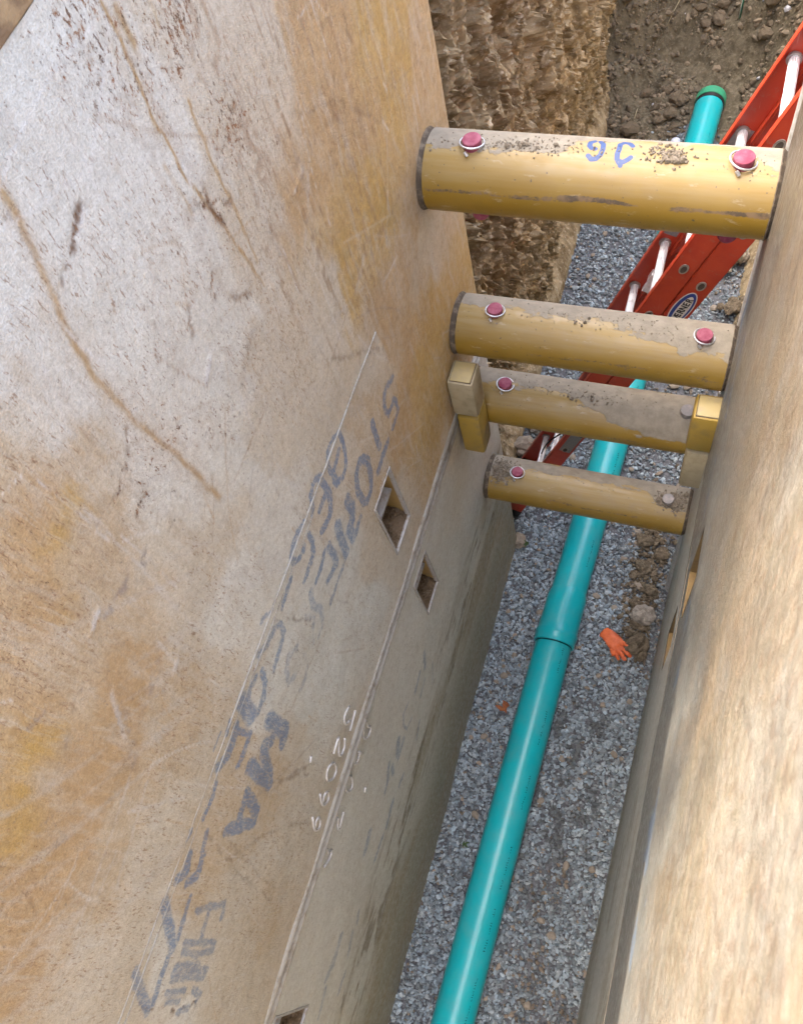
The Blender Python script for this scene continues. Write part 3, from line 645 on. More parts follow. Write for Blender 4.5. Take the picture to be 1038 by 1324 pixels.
def clods_on_slope():
    ms = [rock_mesh('clod', I2, 1.0, 70 + i, M_clod, 0.3, 0.72) for i in range(7)]
    n = 10500
    x = rng.uniform(-0.5, 1.45, n); y = 3.15 + rng.beta(1.2, 1.6, n) * 2.9
    dens = fbm(x * 2.6, y * 2.6, 3, 700) + 0.22 * sstep(0.7, 1.1, x) + 0.22 * sstep(0.25, -0.1, x)
    keep = rng.uniform(0, 1, n) < sstep(0.36, 0.60, dens) + 0.10
    x, y = x[keep], y[keep]
    px = 0.392 + 0.0445 * (y + 0.69)
    keep = ~((np.abs(x - px) < 0.15) & (y < 4.0)); x, y = x[keep], y[keep]
    s = np.clip(rng.lognormal(math.log(0.0095), 0.62, len(x)), 0.003, 0.03)
    z = np.minimum(slope_height(x, y), GROUND) + s * 0.25
    c = np.array([0.165, 0.13, 0.085]) * rng.uniform(0.6, 1.5, (len(x), 1))
    pale = rng.uniform(0, 1, len(x)) < 0.010
    c[pale] = (0.42, 0.42, 0.43)
    g = scatter('crumbs', np.stack([x, y, z], 1), s, M_gravel, SLOPE, c, 0.75)
    props(g, kind='stuff')
    k = 0
    while k < 260:
        cx, cy = rng.uniform(-0.35, 1.3), rng.uniform(3.25, 5.6)
        if abs(cx - (0.392 + 0.0445 * (cy + 0.69))) < 0.2 and cy < 4.1: continue
        if fbm(np.array([cx * 2.6]), np.array([cy * 2.6]), 3, 700)[0] + 0.2 * (cx > 0.75) + 0.2 * (cx < 0.15) < 0.52: continue
        s = min(max(rng.lognormal(math.log(0.032), 0.42), 0.018), 0.09)
        o = link('clod', ms[k % 7], None, SLOPE, (cx, cy, float(slope_height(np.array([cx]), np.array([cy]))[0]) + s * 0.3))
        o.scale = (s, s, s); o.rotation_euler = (rng.uniform(-.4, .4), rng.uniform(-.4, .4), rng.uniform(0, 6.28))
        k += 1
clods_on_slope()

# ---- a tree added out of view, its crown placed to shade the right wall
def shade_tree():
    M_bark = wear_mat('tree_bark', (0.11, 0.085, 0.06), (0.19, 0.155, 0.115), 0.9, 0.15, 12, bump=0.6)
    M_leaf = wear_mat('tree_leaf', (0.05, 0.095, 0.025), (0.075, 0.13, 0.035), 0.6, 0.3, 5, bump=0.05)
    r = np.random.default_rng(TREE_SEED)
    base = Vector((-4.6, -1.2, GROUND))
    T = empty('added_shade_tree', base, 'unseen broadleaf tree added left of the trench to shade its right wall', 'tree')
    c = Vector((W, 0.32, 3.9)) + sdir * 9.0
    top = Vector((c.x - 0.4, c.y - 0.2, c.z + 0.4))
    mb = MB()
    trunk = [base + (top - base) * float(t) + Vector((0.12 * math.sin(t * 5), 0.10 * math.sin(t * 4 + 1), 0)) for t in np.linspace(0, 0.85, 10)]
    mb.tube(trunk, [0.20 * (1 - 0.75 * t) for t in np.linspace(0, 1, 10)], 12)
    cl = []
    for k in range(15):
        d = r.normal(size=3); d /= np.linalg.norm(d)
        q = np.array(c) + d * r.uniform(0.25, 1.0) ** 0.5 * np.array([1.9, 1.55, 1.7])
        cl.append(q)
        s0 = trunk[int(r.integers(5, 9))]
        mid = (s0 + Vector(q)) / 2 + Vector((0, 0, 0.15))
        mb.tube([s0, mid, Vector(q)], [0.05, 0.03, 0.012], 6)
    mb.build('trunk', M_bark, T, True)
    P = np.concatenate([q + r.normal(size=(1100, 3)) * np.array([0.42, 0.42, 0.32]) for q in cl])
    n = len(P); L = r.uniform(0.05, 0.10, n)
    R = rand_rot(n)
    quad = np.array([(-1, 0, 0), (0, -0.45, 0.08), (1, 0, 0), (0, 0.45, 0.08)])
    V = np.einsum('nij,kj->nki', R, quad) * L[:, None, None] + P[:, None, :]
    o = arr_mesh('crown', V.reshape(-1, 3), np.arange(n * 4).reshape(-1, 4), M_leaf, T, False)
    props(o, kind='stuff')
TREE_SEED = 3
shade_tree()

# ================================================================== THE TRENCH SHIELDS
M_wall_ul = wall_mat('worn_cream_paint')
M_wall_low = wall_mat('dusty_cream_paint', grain=0.55)
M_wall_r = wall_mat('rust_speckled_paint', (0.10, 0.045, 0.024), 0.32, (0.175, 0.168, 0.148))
M_bead = wear_mat('weld_bead_paint', (0.42, 0.41, 0.385), (0.30, 0.265, 0.21), 0.5, 0.4, 40, bump=0.2)
M_rail = wear_mat('rusty_top_rail', (0.20, 0.13, 0.075), (0.35, 0.24, 0.13), 0.75, 0.2, 18, bump=0.5)
M_pocket = wear_mat('pocket_ochre_paint', (0.40, 0.27, 0.10), (0.30, 0.22, 0.12), 0.6, 0.3, 22, bump=0.2)
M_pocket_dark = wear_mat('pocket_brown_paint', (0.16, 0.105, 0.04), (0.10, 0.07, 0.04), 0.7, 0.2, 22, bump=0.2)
M_pocket_dirt = soil_mat('pocket_dirt', (0.10, 0.07, 0.04), (0.19, 0.14, 0.09), (0.30, 0.24, 0.17), 30)
M_lip = wear_mat('seam_lip_paint', (0.31, 0.295, 0.25), (0.20, 0.17, 0.125), 0.55, 0.35, 26, bump=0.3)
M_lip_dark = wear_mat('darker_lip_paint', (0.22, 0.185, 0.135), (0.30, 0.265, 0.215), 0.6, 0.3, 26, bump=0.3)  # darker paint for the right-hand seam lips
M_number = wear_mat('weld_number_metal', (0.47, 0.46, 0.43), (0.36, 0.33, 0.28), 0.45, 0.4, 40, bump=0.2)
M_chip = wear_mat('chipped_edge', (0.36, 0.345, 0.315), (0.25, 0.21, 0.155), 0.5, 0.4, 50, bump=0.2)

def wall_grid(name, parent, side, z0, z1, y0, y1, step, mat, paint, holes=(), seed=0, relief=1.0, round_end=0.06, lean=None):
    """one shield wall: a finely divided face (worn, slightly dented) closed by a plain box behind it"""
    ym = -2.85                                    # coarser beyond what the picture shows
    y = np.concatenate([np.linspace(y0, ym, 28)[:-1], np.linspace(ym, y1, int(round((y1 - ym) / step)) + 1)]); nz = int(round((z1 - z0) / step)) + 1
    ny = len(y); z = np.linspace(z0, z1, nz)
    Yg, Zg = np.meshgrid(y, z, indexing='ij'); Y = Yg.ravel(); Z = Zg.ravel()
    d = ((fbm(Y * 1.7, Z * 1.7, 3, seed + 1) - 0.5) * 0.014 + (fbm(Y * 5, Z * 5, 3, seed + 2) - 0.5) * 0.007 + (fbm(Y * 22, Z * 22, 3, seed + 4) - 0.5) * 0.0016) * relief * sstep(0.0, 0.35, y1 - Y)
    R = round_end
    t = np.clip(Y - (y1 - R), 0, R)
    d = d - (R - np.sqrt(np.maximum(R * R - t * t, 0)))
    attrs, cols = paint(Y, Z)
    d = d + attrs.pop('raise', 0.0)
    x = d if side < 0 else W - d + (lean(Y, Z) if lean else 0.0)
    F = grid_faces(ny, nz, flip=(side > 0))
    cy = (Y[F].min(1) + Y[F].max(1)) / 2; cz = (Z[F].min(1) + Z[F].max(1)) / 2
    keep = np.ones(len(F), bool)
    for (a, b, c, e) in holes:
        keep &= ~((cy > a) & (cy < b) & (cz > c) & (cz < e))
    F = F[keep]
    V = np.stack([x, Y, Z], 1)
    # closing box behind
    n0 = len(V)
    xb = -0.13 if side < 0 else W + 0.13
    xf = -R - 0.006 if side < 0 else W + R + 0.006
    bx = [(xx, yy, zz) for xx in (xb, xf) for yy in (y0, y1) for zz in (z0, z1)]
    V = np.vstack([V, bx])
    q = np.array([(0, 1, 3, 2), (0, 4, 5, 1), (2, 3, 7, 6), (0, 2, 6, 4), (1, 5, 7, 3)]) + n0
    F = np.vstack([F, q])
    for kk in attrs: attrs[kk] = np.concatenate([attrs[kk], np.zeros(8)])
    for kk in cols: cols[kk] = np.vstack([cols[kk], np.full((8, 3), 0.3)])
    return arr_mesh(name, V, F, mat, parent, True, attrs, cols)

def lerp(a, b, t):
    return a * (1 - t[:, None]) + np.asarray(b) * t[:, None]

def paint_upper_left(Y, Z):
    c = palette_field(Y, Z, PALETTE_PTS, seed=11, warp=0.15, power=4.0)
    c = c * (0.93 + 0.14 * fbm(Y * 12, Z * 12, 4, 15, 0.6))[:, None]
    n1 = fbm(Y * 30, Z * 30, 4, 21); n2 = fbm(Y * 90, Z * 60, 3, 22)
    oc = stroke_mask(Y + (n1 - .5) * .012, Z + (n2 - .5) * .006, OCHRE_LINES, 0.7)
    c = lerp(c, (0.36, 0.22, 0.07), np.clip(oc * 0.95, 0, 1))
    halo = stroke_mask(Y, Z, [(hw * 3.5, st * 0.45, p) for hw, st, p in OCHRE_LINES[:1]], 1.0)
    c = lerp(c, (0.46, 0.36, 0.25), halo * 0.7)
    gr = stroke_mask(Y + (n1 - .5) * .05, Z + (n2 - .5) * .04, GREY_MARKS, 0.9)
    c = lerp(c, (0.22, 0.20, 0.205), np.clip(gr * 1.2 * sstep(0.38, 0.6, n2), 0, 0.85))
    wh = stroke_mask(Y + (n1 - .5) * .01, Z + (n2 - .5) * .008, WHITE_MARKS, 0.8)
    c = lerp(c, (0.56, 0.55, 0.53), np.clip(wh * 1.1 * sstep(0.3, 0.55, n1), 0, 1))
    dk = stroke_mask(Y + (n1 - .5) * .025, Z + (n2 - .5) * .02, DARK_MARKS, 0.9)
    c = lerp(c, (0.12, 0.065, 0.035), np.clip(dk * 1.15 * sstep(0.35, 0.55, n2), 0, 0.92))
    # brown vertical runs where the ochre meets the white
    run = fbm(Y * 75, Z * 3.2, 4, 35, 0.6)
    c = lerp(c, (0.24, 0.14, 0.075), 0.62 * sstep(0.55, 0.68, run) * sstep(3.15, 3.5, Z) * (0.25 + 0.75 * np.exp(-((Y + 0.80) / 0.30) ** 2)) * sstep(0.40, 0.55, n2))
    # bands of scraping: pale arcs dragged across the plate
    band = fbm((Y * 0.8 + Z * 0.6) * 60, (Z * 0.8 - Y * 0.6) * 3.0, 3, 33)
    zone = sstep(-0.9, -1.5, Y) * sstep(3.0, 3.4, Z) * sstep(4.1, 3.8, Z)
    c = lerp(c, (0.49, 0.47, 0.44), zone * sstep(0.55, 0.75, band) * 0.3)
    rust = 0.22 + 0.45 * sstep(0.5, 0.72, fbm(Y * 3, Z * 3, 4, 44)) * sstep(3.1, 3.7, Z)
    for ry, rz, rr, ra in ((-1.22, 4.42, 0.10, 0.5), (-1.05, 4.33, 0.09, 0.45), (-1.02, 4.12, 0.06, 0.35), (-1.60, 3.83, 0.09, 0.25), (-1.47, 3.78, 0.08, 0.25), (-1.60, 4.20, 0.05, 0.3)):
        rust += ra * sstep(rr * 1.8, 0.0, np.hypot(Y - ry, Z - rz))
    rust += 0.55 * dk + 0.3 * sstep(4.25, 4.5, Z)
    rust *= 1 - 0.8 * sstep(3.35, 3.05, Z)
    r = random.Random(21)
    for k in range(430):
        y0, z0 = r.uniform(-2.75, -0.05), r.uniform(2.35, 4.45)
        a = r.gauss(1.75, 0.35) if r.random() < 0.6 else r.uniform(0, math.pi)
        L = r.uniform(0.03, 0.12) if k % 3 else r.uniform(0.12, 0.38); bend = r.uniform(-0.5, 0.5)
        pts = []; yy, zz = y0, z0
        for q in range(6):
            pts.append((yy, zz)); yy += math.cos(a) * L / 5; zz += math.sin(a) * L / 5; a += bend / 5
        msk = stroke_mask(Y, Z, [(r.uniform(0.0008, 0.0020), r.uniform(0.2, 0.75), pts)], 1.2)
        if msk.max() == 0: continue
        c = lerp(c, r.choice([(0.66, 0.65, 0.62), (0.66, 0.65, 0.62), (0.28, 0.17, 0.09), (0.40, 0.25, 0.10), (0.20, 0.17, 0.16)]), np.clip(msk * (0.5 + n2), 0, 0.9))
    blue = stroke_mask(Y + (n1 - .5) * .012, Z + (n2 - .5) * .012, [(hw * 1.15, st, p) for hw, st, p in BLUE_UP], 0.45)
    raised = 0.0022 * stroke_mask(Y, Z, [(0.006, 1, p) for hw, st, p in WHITE_MARKS[:5]], 1.0)
    raised = raised - 0.0015 * sstep(0.3, 0.7, dk)
    return {'rust': rust, 'blue': blue, 'raise': raised}, {'paint': c}

def paint_lower_left(Y, Z):
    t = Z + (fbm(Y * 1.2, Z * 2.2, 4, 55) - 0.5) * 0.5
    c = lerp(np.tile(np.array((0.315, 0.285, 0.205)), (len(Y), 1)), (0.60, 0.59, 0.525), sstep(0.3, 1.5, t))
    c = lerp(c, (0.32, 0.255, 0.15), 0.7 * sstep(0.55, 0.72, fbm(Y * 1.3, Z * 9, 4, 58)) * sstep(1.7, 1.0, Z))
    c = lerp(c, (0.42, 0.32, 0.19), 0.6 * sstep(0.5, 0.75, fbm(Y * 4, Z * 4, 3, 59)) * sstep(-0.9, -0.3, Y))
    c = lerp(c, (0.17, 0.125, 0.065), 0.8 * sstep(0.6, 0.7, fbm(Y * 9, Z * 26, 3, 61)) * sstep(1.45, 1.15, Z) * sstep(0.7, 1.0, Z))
    blue = stroke_mask(Y, Z, BLUE_LOW, 0.5)
    return {'rust': np.full(len(Y), 0.0), 'blue': blue}, {'paint': c}

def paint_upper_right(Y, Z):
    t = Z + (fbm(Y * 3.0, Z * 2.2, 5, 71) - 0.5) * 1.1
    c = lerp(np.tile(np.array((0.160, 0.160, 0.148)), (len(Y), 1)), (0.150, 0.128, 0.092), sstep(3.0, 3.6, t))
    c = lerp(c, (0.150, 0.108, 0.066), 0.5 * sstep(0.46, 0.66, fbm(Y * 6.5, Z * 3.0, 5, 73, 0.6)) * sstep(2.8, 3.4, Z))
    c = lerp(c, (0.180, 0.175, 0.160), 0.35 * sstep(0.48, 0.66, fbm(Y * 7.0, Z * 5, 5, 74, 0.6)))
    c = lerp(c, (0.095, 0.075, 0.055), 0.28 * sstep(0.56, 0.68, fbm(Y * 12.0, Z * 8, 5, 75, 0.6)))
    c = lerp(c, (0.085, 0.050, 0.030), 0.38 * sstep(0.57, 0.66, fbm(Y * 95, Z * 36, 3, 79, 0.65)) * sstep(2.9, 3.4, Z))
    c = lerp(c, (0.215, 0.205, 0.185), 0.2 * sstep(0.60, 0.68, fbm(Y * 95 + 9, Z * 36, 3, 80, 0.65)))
    r = random.Random(5)
    for k in range(120):
        y0, z0 = r.uniform(-2.6, -0.3), r.uniform(2.3, 4.4); a = r.gauss(0.0, 0.5) if r.random() < 0.7 else r.uniform(0, 3.14); L = r.uniform(0.03, 0.25)
        msk = stroke_mask(Y, Z, [(r.uniform(0.0015, 0.003), r.uniform(0.3, 0.8), [(y0, z0), (y0 + math.cos(a) * L, z0 + math.sin(a) * L)])], 1.2)
        c = lerp(c, r.choice([(0.24, 0.235, 0.22), (0.10, 0.06, 0.035), (0.08, 0.07, 0.06)]), msk)
    blue = 0.5 * sstep(0.56, 0.66, fbm(Y * 9, Z * 9, 3, 76)) * sstep(2.5, 2.7, Z) * sstep(3.2, 3.0, Z)
    rust = 0.10 + (0.20 + 0.35 * sstep(0.45, 0.7, fbm(Y * 3, Z * 3, 4, 77))) * sstep(3.0, 3.5, Z)
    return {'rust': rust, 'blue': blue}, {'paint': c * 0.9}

def paint_lower_right(Y, Z):
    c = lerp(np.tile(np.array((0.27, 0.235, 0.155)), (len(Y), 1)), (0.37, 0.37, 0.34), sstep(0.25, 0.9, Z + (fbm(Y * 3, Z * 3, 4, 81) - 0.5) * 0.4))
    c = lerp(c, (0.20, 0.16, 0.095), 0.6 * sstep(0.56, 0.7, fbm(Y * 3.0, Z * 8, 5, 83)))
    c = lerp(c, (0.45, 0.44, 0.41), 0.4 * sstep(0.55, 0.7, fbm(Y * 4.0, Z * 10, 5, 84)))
    return {'rust': np.full(len(Y), 0.02), 'blue': np.zeros(len(Y))}, {'paint': c}

UP = empty('trench_shield', (W / 2, -1.7, SEAM + 0.02), 'upper steel trench shield with scraped cream walls, stencilled lettering and two yellow spreader pipes', 'trench shield', 'stacked trench shields')
LOW = empty('trench_shield', (W / 2, -1.7, -0.04), 'lower steel trench shield standing in the gravel under the seam, dusty grey walls', 'trench shield', 'stacked trench shields')

P1 = (-1.15, -0.99, 2.42, 2.79); P2 = (-1.15, -0.99, 1.74, 2.09); P3 = (-2.81, -2.645, 1.78, 2.14); P4 = (-2.81, -2.645, 2.42, 2.79)
Y0s = -3.40
wall_ul = wall_grid('side_wall', UP, -1, SEAM + 0.02, TOP, Y0s, 0.0, 0.005, M_wall_ul, paint_upper_left, (P1, P4), 1, 1.0)
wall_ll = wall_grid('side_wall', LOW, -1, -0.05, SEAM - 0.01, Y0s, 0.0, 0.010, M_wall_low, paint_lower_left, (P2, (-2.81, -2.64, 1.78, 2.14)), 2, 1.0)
wall_ur = wall_grid('side_wall', UP, 1, SEAM + 0.004, TOP, Y0s, -0.19, 0.007, M_wall_r, paint_upper_right, ((-1.15, -0.99, 2.42, 2.79),), 3, 0.6, 0.03)
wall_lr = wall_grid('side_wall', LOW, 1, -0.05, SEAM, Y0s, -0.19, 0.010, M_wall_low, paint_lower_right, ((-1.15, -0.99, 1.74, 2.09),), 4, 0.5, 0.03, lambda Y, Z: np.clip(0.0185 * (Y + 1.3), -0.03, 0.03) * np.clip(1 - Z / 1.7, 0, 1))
props(wall_ul, 'cream and ochre wall with blue stencilling above the seam')
props(wall_ll, 'dusty grey wall below the seam')
props(wall_ur, 'sunlit wall with rust specks on the right')
props(wall_lr, 'olive stained wall foot on the right')

# seam lips, weld lines, raised weld numbers
def wobble_bead(y0, y1, z, x, r, step, seed, name, mat, parent, wob=0.0015):
    ys = np.arange(y0, y1, step); w = (vnoise(ys * 25, ys * 0, seed) - 0.5) * 2 * wob
    rr = r * np.clip(0.15 + 1.35 * fbm(ys * 14, ys * 0 + 3, 3, seed + 1), 0.2, 1.2)
    return MB().tube([(x, float(a), z + float(b)) for a, b in zip(ys, w)], [float(q) for q in rr], 8).build(name, mat, parent, True)
for side, up, lo in ((-1, wall_ul, wall_ll), (1, wall_ur, wall_lr)):
    x = -0.005 if side < 0 else W + 0.003
    e = -0.05 if side < 0 else -0.22
    MB().tube([(x, Y0s, SEAM + 0.031), (x, e, SEAM + 0.031)], 0.0150 if side < 0 else 0.004, 10).build('seam_lip', M_lip if side < 0 else M_lip_dark, up, True)
    MB().tube([(x + 0.002, Y0s, SEAM - 0.020), (x + 0.002, e, SEAM - 0.020)], 0.0140 if side < 0 else 0.004, 10).build('seam_lip', M_lip if side < 0 else M_lip_dark, lo, True)
wobble_bead(Y0s, -0.80, 3.245, -0.0004, 0.0028, 0.008, 5, 'weld_bead', M_lip, wall_ul)
wobble_bead(Y0s, -1.35, 3.215, 0.0000, 0.0018, 0.015, 6, 'weld_bead', M_lip, wall_ul)
for strokes, par in ((WELD_UP, wall_ul), (WELD_LOW, wall_ll)):
    for pts in strokes:
        dense = []
        for (a, b), (c, d) in zip(pts[:-1], pts[1:]):
            for t in np.linspace(0, 1, 4)[:-1]:
                dense.append((0.003, a + (c - a) * t, b + (d - b) * t))
        dense.append((0.003, *pts[-1]))
        sm = [Vector(p) for p in dense]
        for _ in range(2):
            sm = [sm[0]] + [(sm[i - 1] + sm[i] * 2 + sm[i + 1]) / 4 for i in range(1, len(sm) - 1)] + [sm[-1]]
        MB().tube(sm, 0.0043, 8).build('weld_stroke', M_number, par, True)

# the square tube that caps the upper shield's walls
for side, par in ((-1, UP), (1, UP)):
    a, b = (-0.13, 0.004) if side < 0 else (W - 0.004, W + 0.13)
    MB().box((a, Y0s, TOP + 0.001), (b, 0.0, TOP + 0.15), bevel=0.005).build('top_rail', M_rail, par, True, 40)
# rounded end tube on the right-hand walls
for z0, z1, par in ((SEAM + 0.02, TOP, UP), (-0.05, SEAM, LOW)):
    MB().tube([(W + 0.022, -0.15, z0), (W + 0.022, -0.15, z1)], 0.026, 16).build('end_tube', M_bead, par, True, 50)

# hand-hole pockets
def pocket(parent, rect, side=-1, heap=True, lit=True):
    a, b, c, d = rect
    s = 1 if side < 0 else -1
    X = lambda x: x if side < 0 else W - x
    m = MB()
    D = -0.115
    def quad(p): m.add([(X(q[0]), q[1], q[2]) for q in p], [(0, 1, 2, 3)])
    quad([(D, a, c), (D, b, c), (D, b, d), (D, a, d)])
    quad([(0.0, a, c), (D, a, c), (D, a, d), (0.0, a, d)])
    quad([(0.0, b, c), (D, b, c), (D, b, d), (0.0, b, d)])
    quad([(0.0, a, d), (D, a, d), (D, b, d), (0.0, b, d)])
    quad([(0.0, a, c), (D, a, c), (D, b, c), (0.0, b, c)])
    o = m.build('pocket_liner', M_pocket if side < 0 else M_pocket_dark, parent)
    fr = MB(); w = 0.009
    def bx(y0, y1, z0, z1, t=0.0035):
        xs = sorted((X(-0.012), X(t))); fr.box((xs[0], y0, z0), (xs[1], y1, z1), bevel=0.0012)
    bx(a, a + w, c + w, d - w); bx(b - w, b, c + w, d - w, 0.003); bx(a, b, c, c + w, 0.004); bx(a, b, d - w, d, 0.0028)
    if side < 0: fr.build('pocket_rim', M_chip, parent)
    xs = sorted((X(-0.110), X(-0.02)))
    MB().box((xs[0], a + 0.012, c + 0.215), (xs[1], b - 0.012, c + 0.226)).build('pocket_shelf', M_chip, parent)
    MB().tube([(X(-0.055), a + 0.035, c + 0.02), (X(-0.055), a + 0.035, c + 0.214)], 0.020, 14).build('pocket_bar', M_bead, parent, True)
    if heap:
        V = []; F = []; n = 14
        for i in range(n + 1):
            for j in range(n + 1):
                yy = a + 0.002 + (b - a - 0.004) * i / n; xx = D + 0.002 + (-0.006 - D) * j / n
                V.append((X(xx), yy, c + 0.012 + 0.075 * (1 - j / n) * (0.6 + 0.5 * random.random()) + 0.006 * random.random()))
        for i in range(n):
            for j in range(n):
                F.append((i * (n + 1) + j, (i + 1) * (n + 1) + j, (i + 1) * (n + 1) + j + 1, i * (n + 1) + j + 1))
        MB().add(V, F).build('pocket_dirt', M_pocket_dirt, parent)
pocket(wall_ul, P1); pocket(wall_ll, P2); pocket(wall_ll, (-2.81, -2.64, 1.78, 2.14)); pocket(wall_ul, P4)
pocket(wall_ur, P1, 1, False); pocket(wall_lr, P2, 1, False)

# ---- spreader pipes
def pipe_mat():
    m = Mat('yellow_spreader_paint', 0.38, 0.5)
    dust = m.attr('dust'); scr = m.attr('scrape'); blue = m.attr('blue')
    n1 = m.noise(24, 6, 0.65); n2 = m.noise(110, 5, 0.7); n3 = m.noise(6, 4)
    c = m.mix(m.ramp(n3, 0.35, 0.7), (0.225, 0.132, 0.011), (0.25, 0.155, 0.02))
    lng = m.noise(1.0, 4, 0.6, m.map((4, 60, 60)))
    top_light = m.attr('top_light')  # paler upper side painted into the colour, imitating light from above
    c = m.mix(m.math('MULTIPLY', top_light, m.ramp(lng, 0.30, 0.70, 0.25, 0.7)), c, (0.285, 0.22, 0.105))
    c = m.mix(m.ramp(m.noise(1.0, 5, 0.7, m.map((14, 40, 40))), 0.60, 0.70, 0, 0.4), c, (0.40, 0.345, 0.235))
    c = m.mix(m.ramp(lng, 0.62, 0.75, 0, 0.4), c, (0.21, 0.135, 0.04))
    bf = m.math('MULTIPLY', m.ramp(blue, 0.25, 0.5), m.ramp(n2, 0.25, 0.45, 0.6, 1.0))
    c = m.mix(bf, c, (0.016, 0.045, 0.145))
    sf = m.ramp(m.math('ADD', scr, m.math('MULTIPLY', m.math('SUBTRACT', m.math('ADD', m.math('MULTIPLY', n2, 0.5), m.math('MULTIPLY', m.noise(1.0, 5, 0.7, m.map((25, 120, 120))), 0.5)), 0.5), 2.6)), 0.42, 0.66, 0, 0.9)
    c = m.mix(sf, c, m.mix(m.ramp(n1, 0.4, 0.6), (0.06, 0.047, 0.038), (0.19, 0.125, 0.07)))
    sp = m.ramp(m.noise(70, 3, 0.6), 0.69, 0.72)
    c = m.mix(sp, c, (0.07, 0.055, 0.04))
    df = m.ramp(m.math('ADD', dust, m.math('MULTIPLY', m.math('SUBTRACT', m.math('ADD', m.math('MULTIPLY', n1, 0.5), m.math('MULTIPLY', n2, 0.5)), 0.5), 1.1)), 0.40, 0.66, 0, 0.93)
    dc = m.mix(m.ramp(n1, 0.3, 0.7), (0.185, 0.16, 0.118), (0.265, 0.235, 0.18))
    c = m.mix(df, c, dc)
    m.color(c)
    m.rough(m.math('ADD', m.math('MULTIPLY', df, 0.5), m.ramp(n1, 0.3, 0.7, 0.34, 0.54)))
    m.bump(m.math('ADD', m.math('MULTIPLY', df, m.math('ADD', n2, 0.5)), m.math('MULTIPLY', m.noise(300, 3), 0.05)), 0.35, 0.004)
    return m.m
M_spreader = pipe_mat()
M_pin = wear_mat('red_pin_paint', (0.20, 0.028, 0.055), (0.29, 0.085, 0.115), 0.6, 0.3, 24, bump=0.1, lo=0.35, hi=0.65)
M_pin_grey = wear_mat('bare_pin', (0.23, 0.21, 0.19), (0.33, 0.29, 0.25), 0.6, 0.4, 60, metal=0.2)
M_ring = wear_mat('galvanised_ring', (0.55, 0.55, 0.54), (0.38, 0.36, 0.33), 0.35, 0.5, 80, metal=0.7)
M_collar = wear_mat('socket_grime', (0.075, 0.058, 0.04), (0.20, 0.16, 0.11), 0.85, 0.2, 40, bump=0.5)
M_dirt = soil_mat('dry_dirt', (0.16, 0.13, 0.09), (0.24, 0.20, 0.145), (0.32, 0.275, 0.215), 40, 0.4)
SP_Y, SP_R = -0.262, 0.112

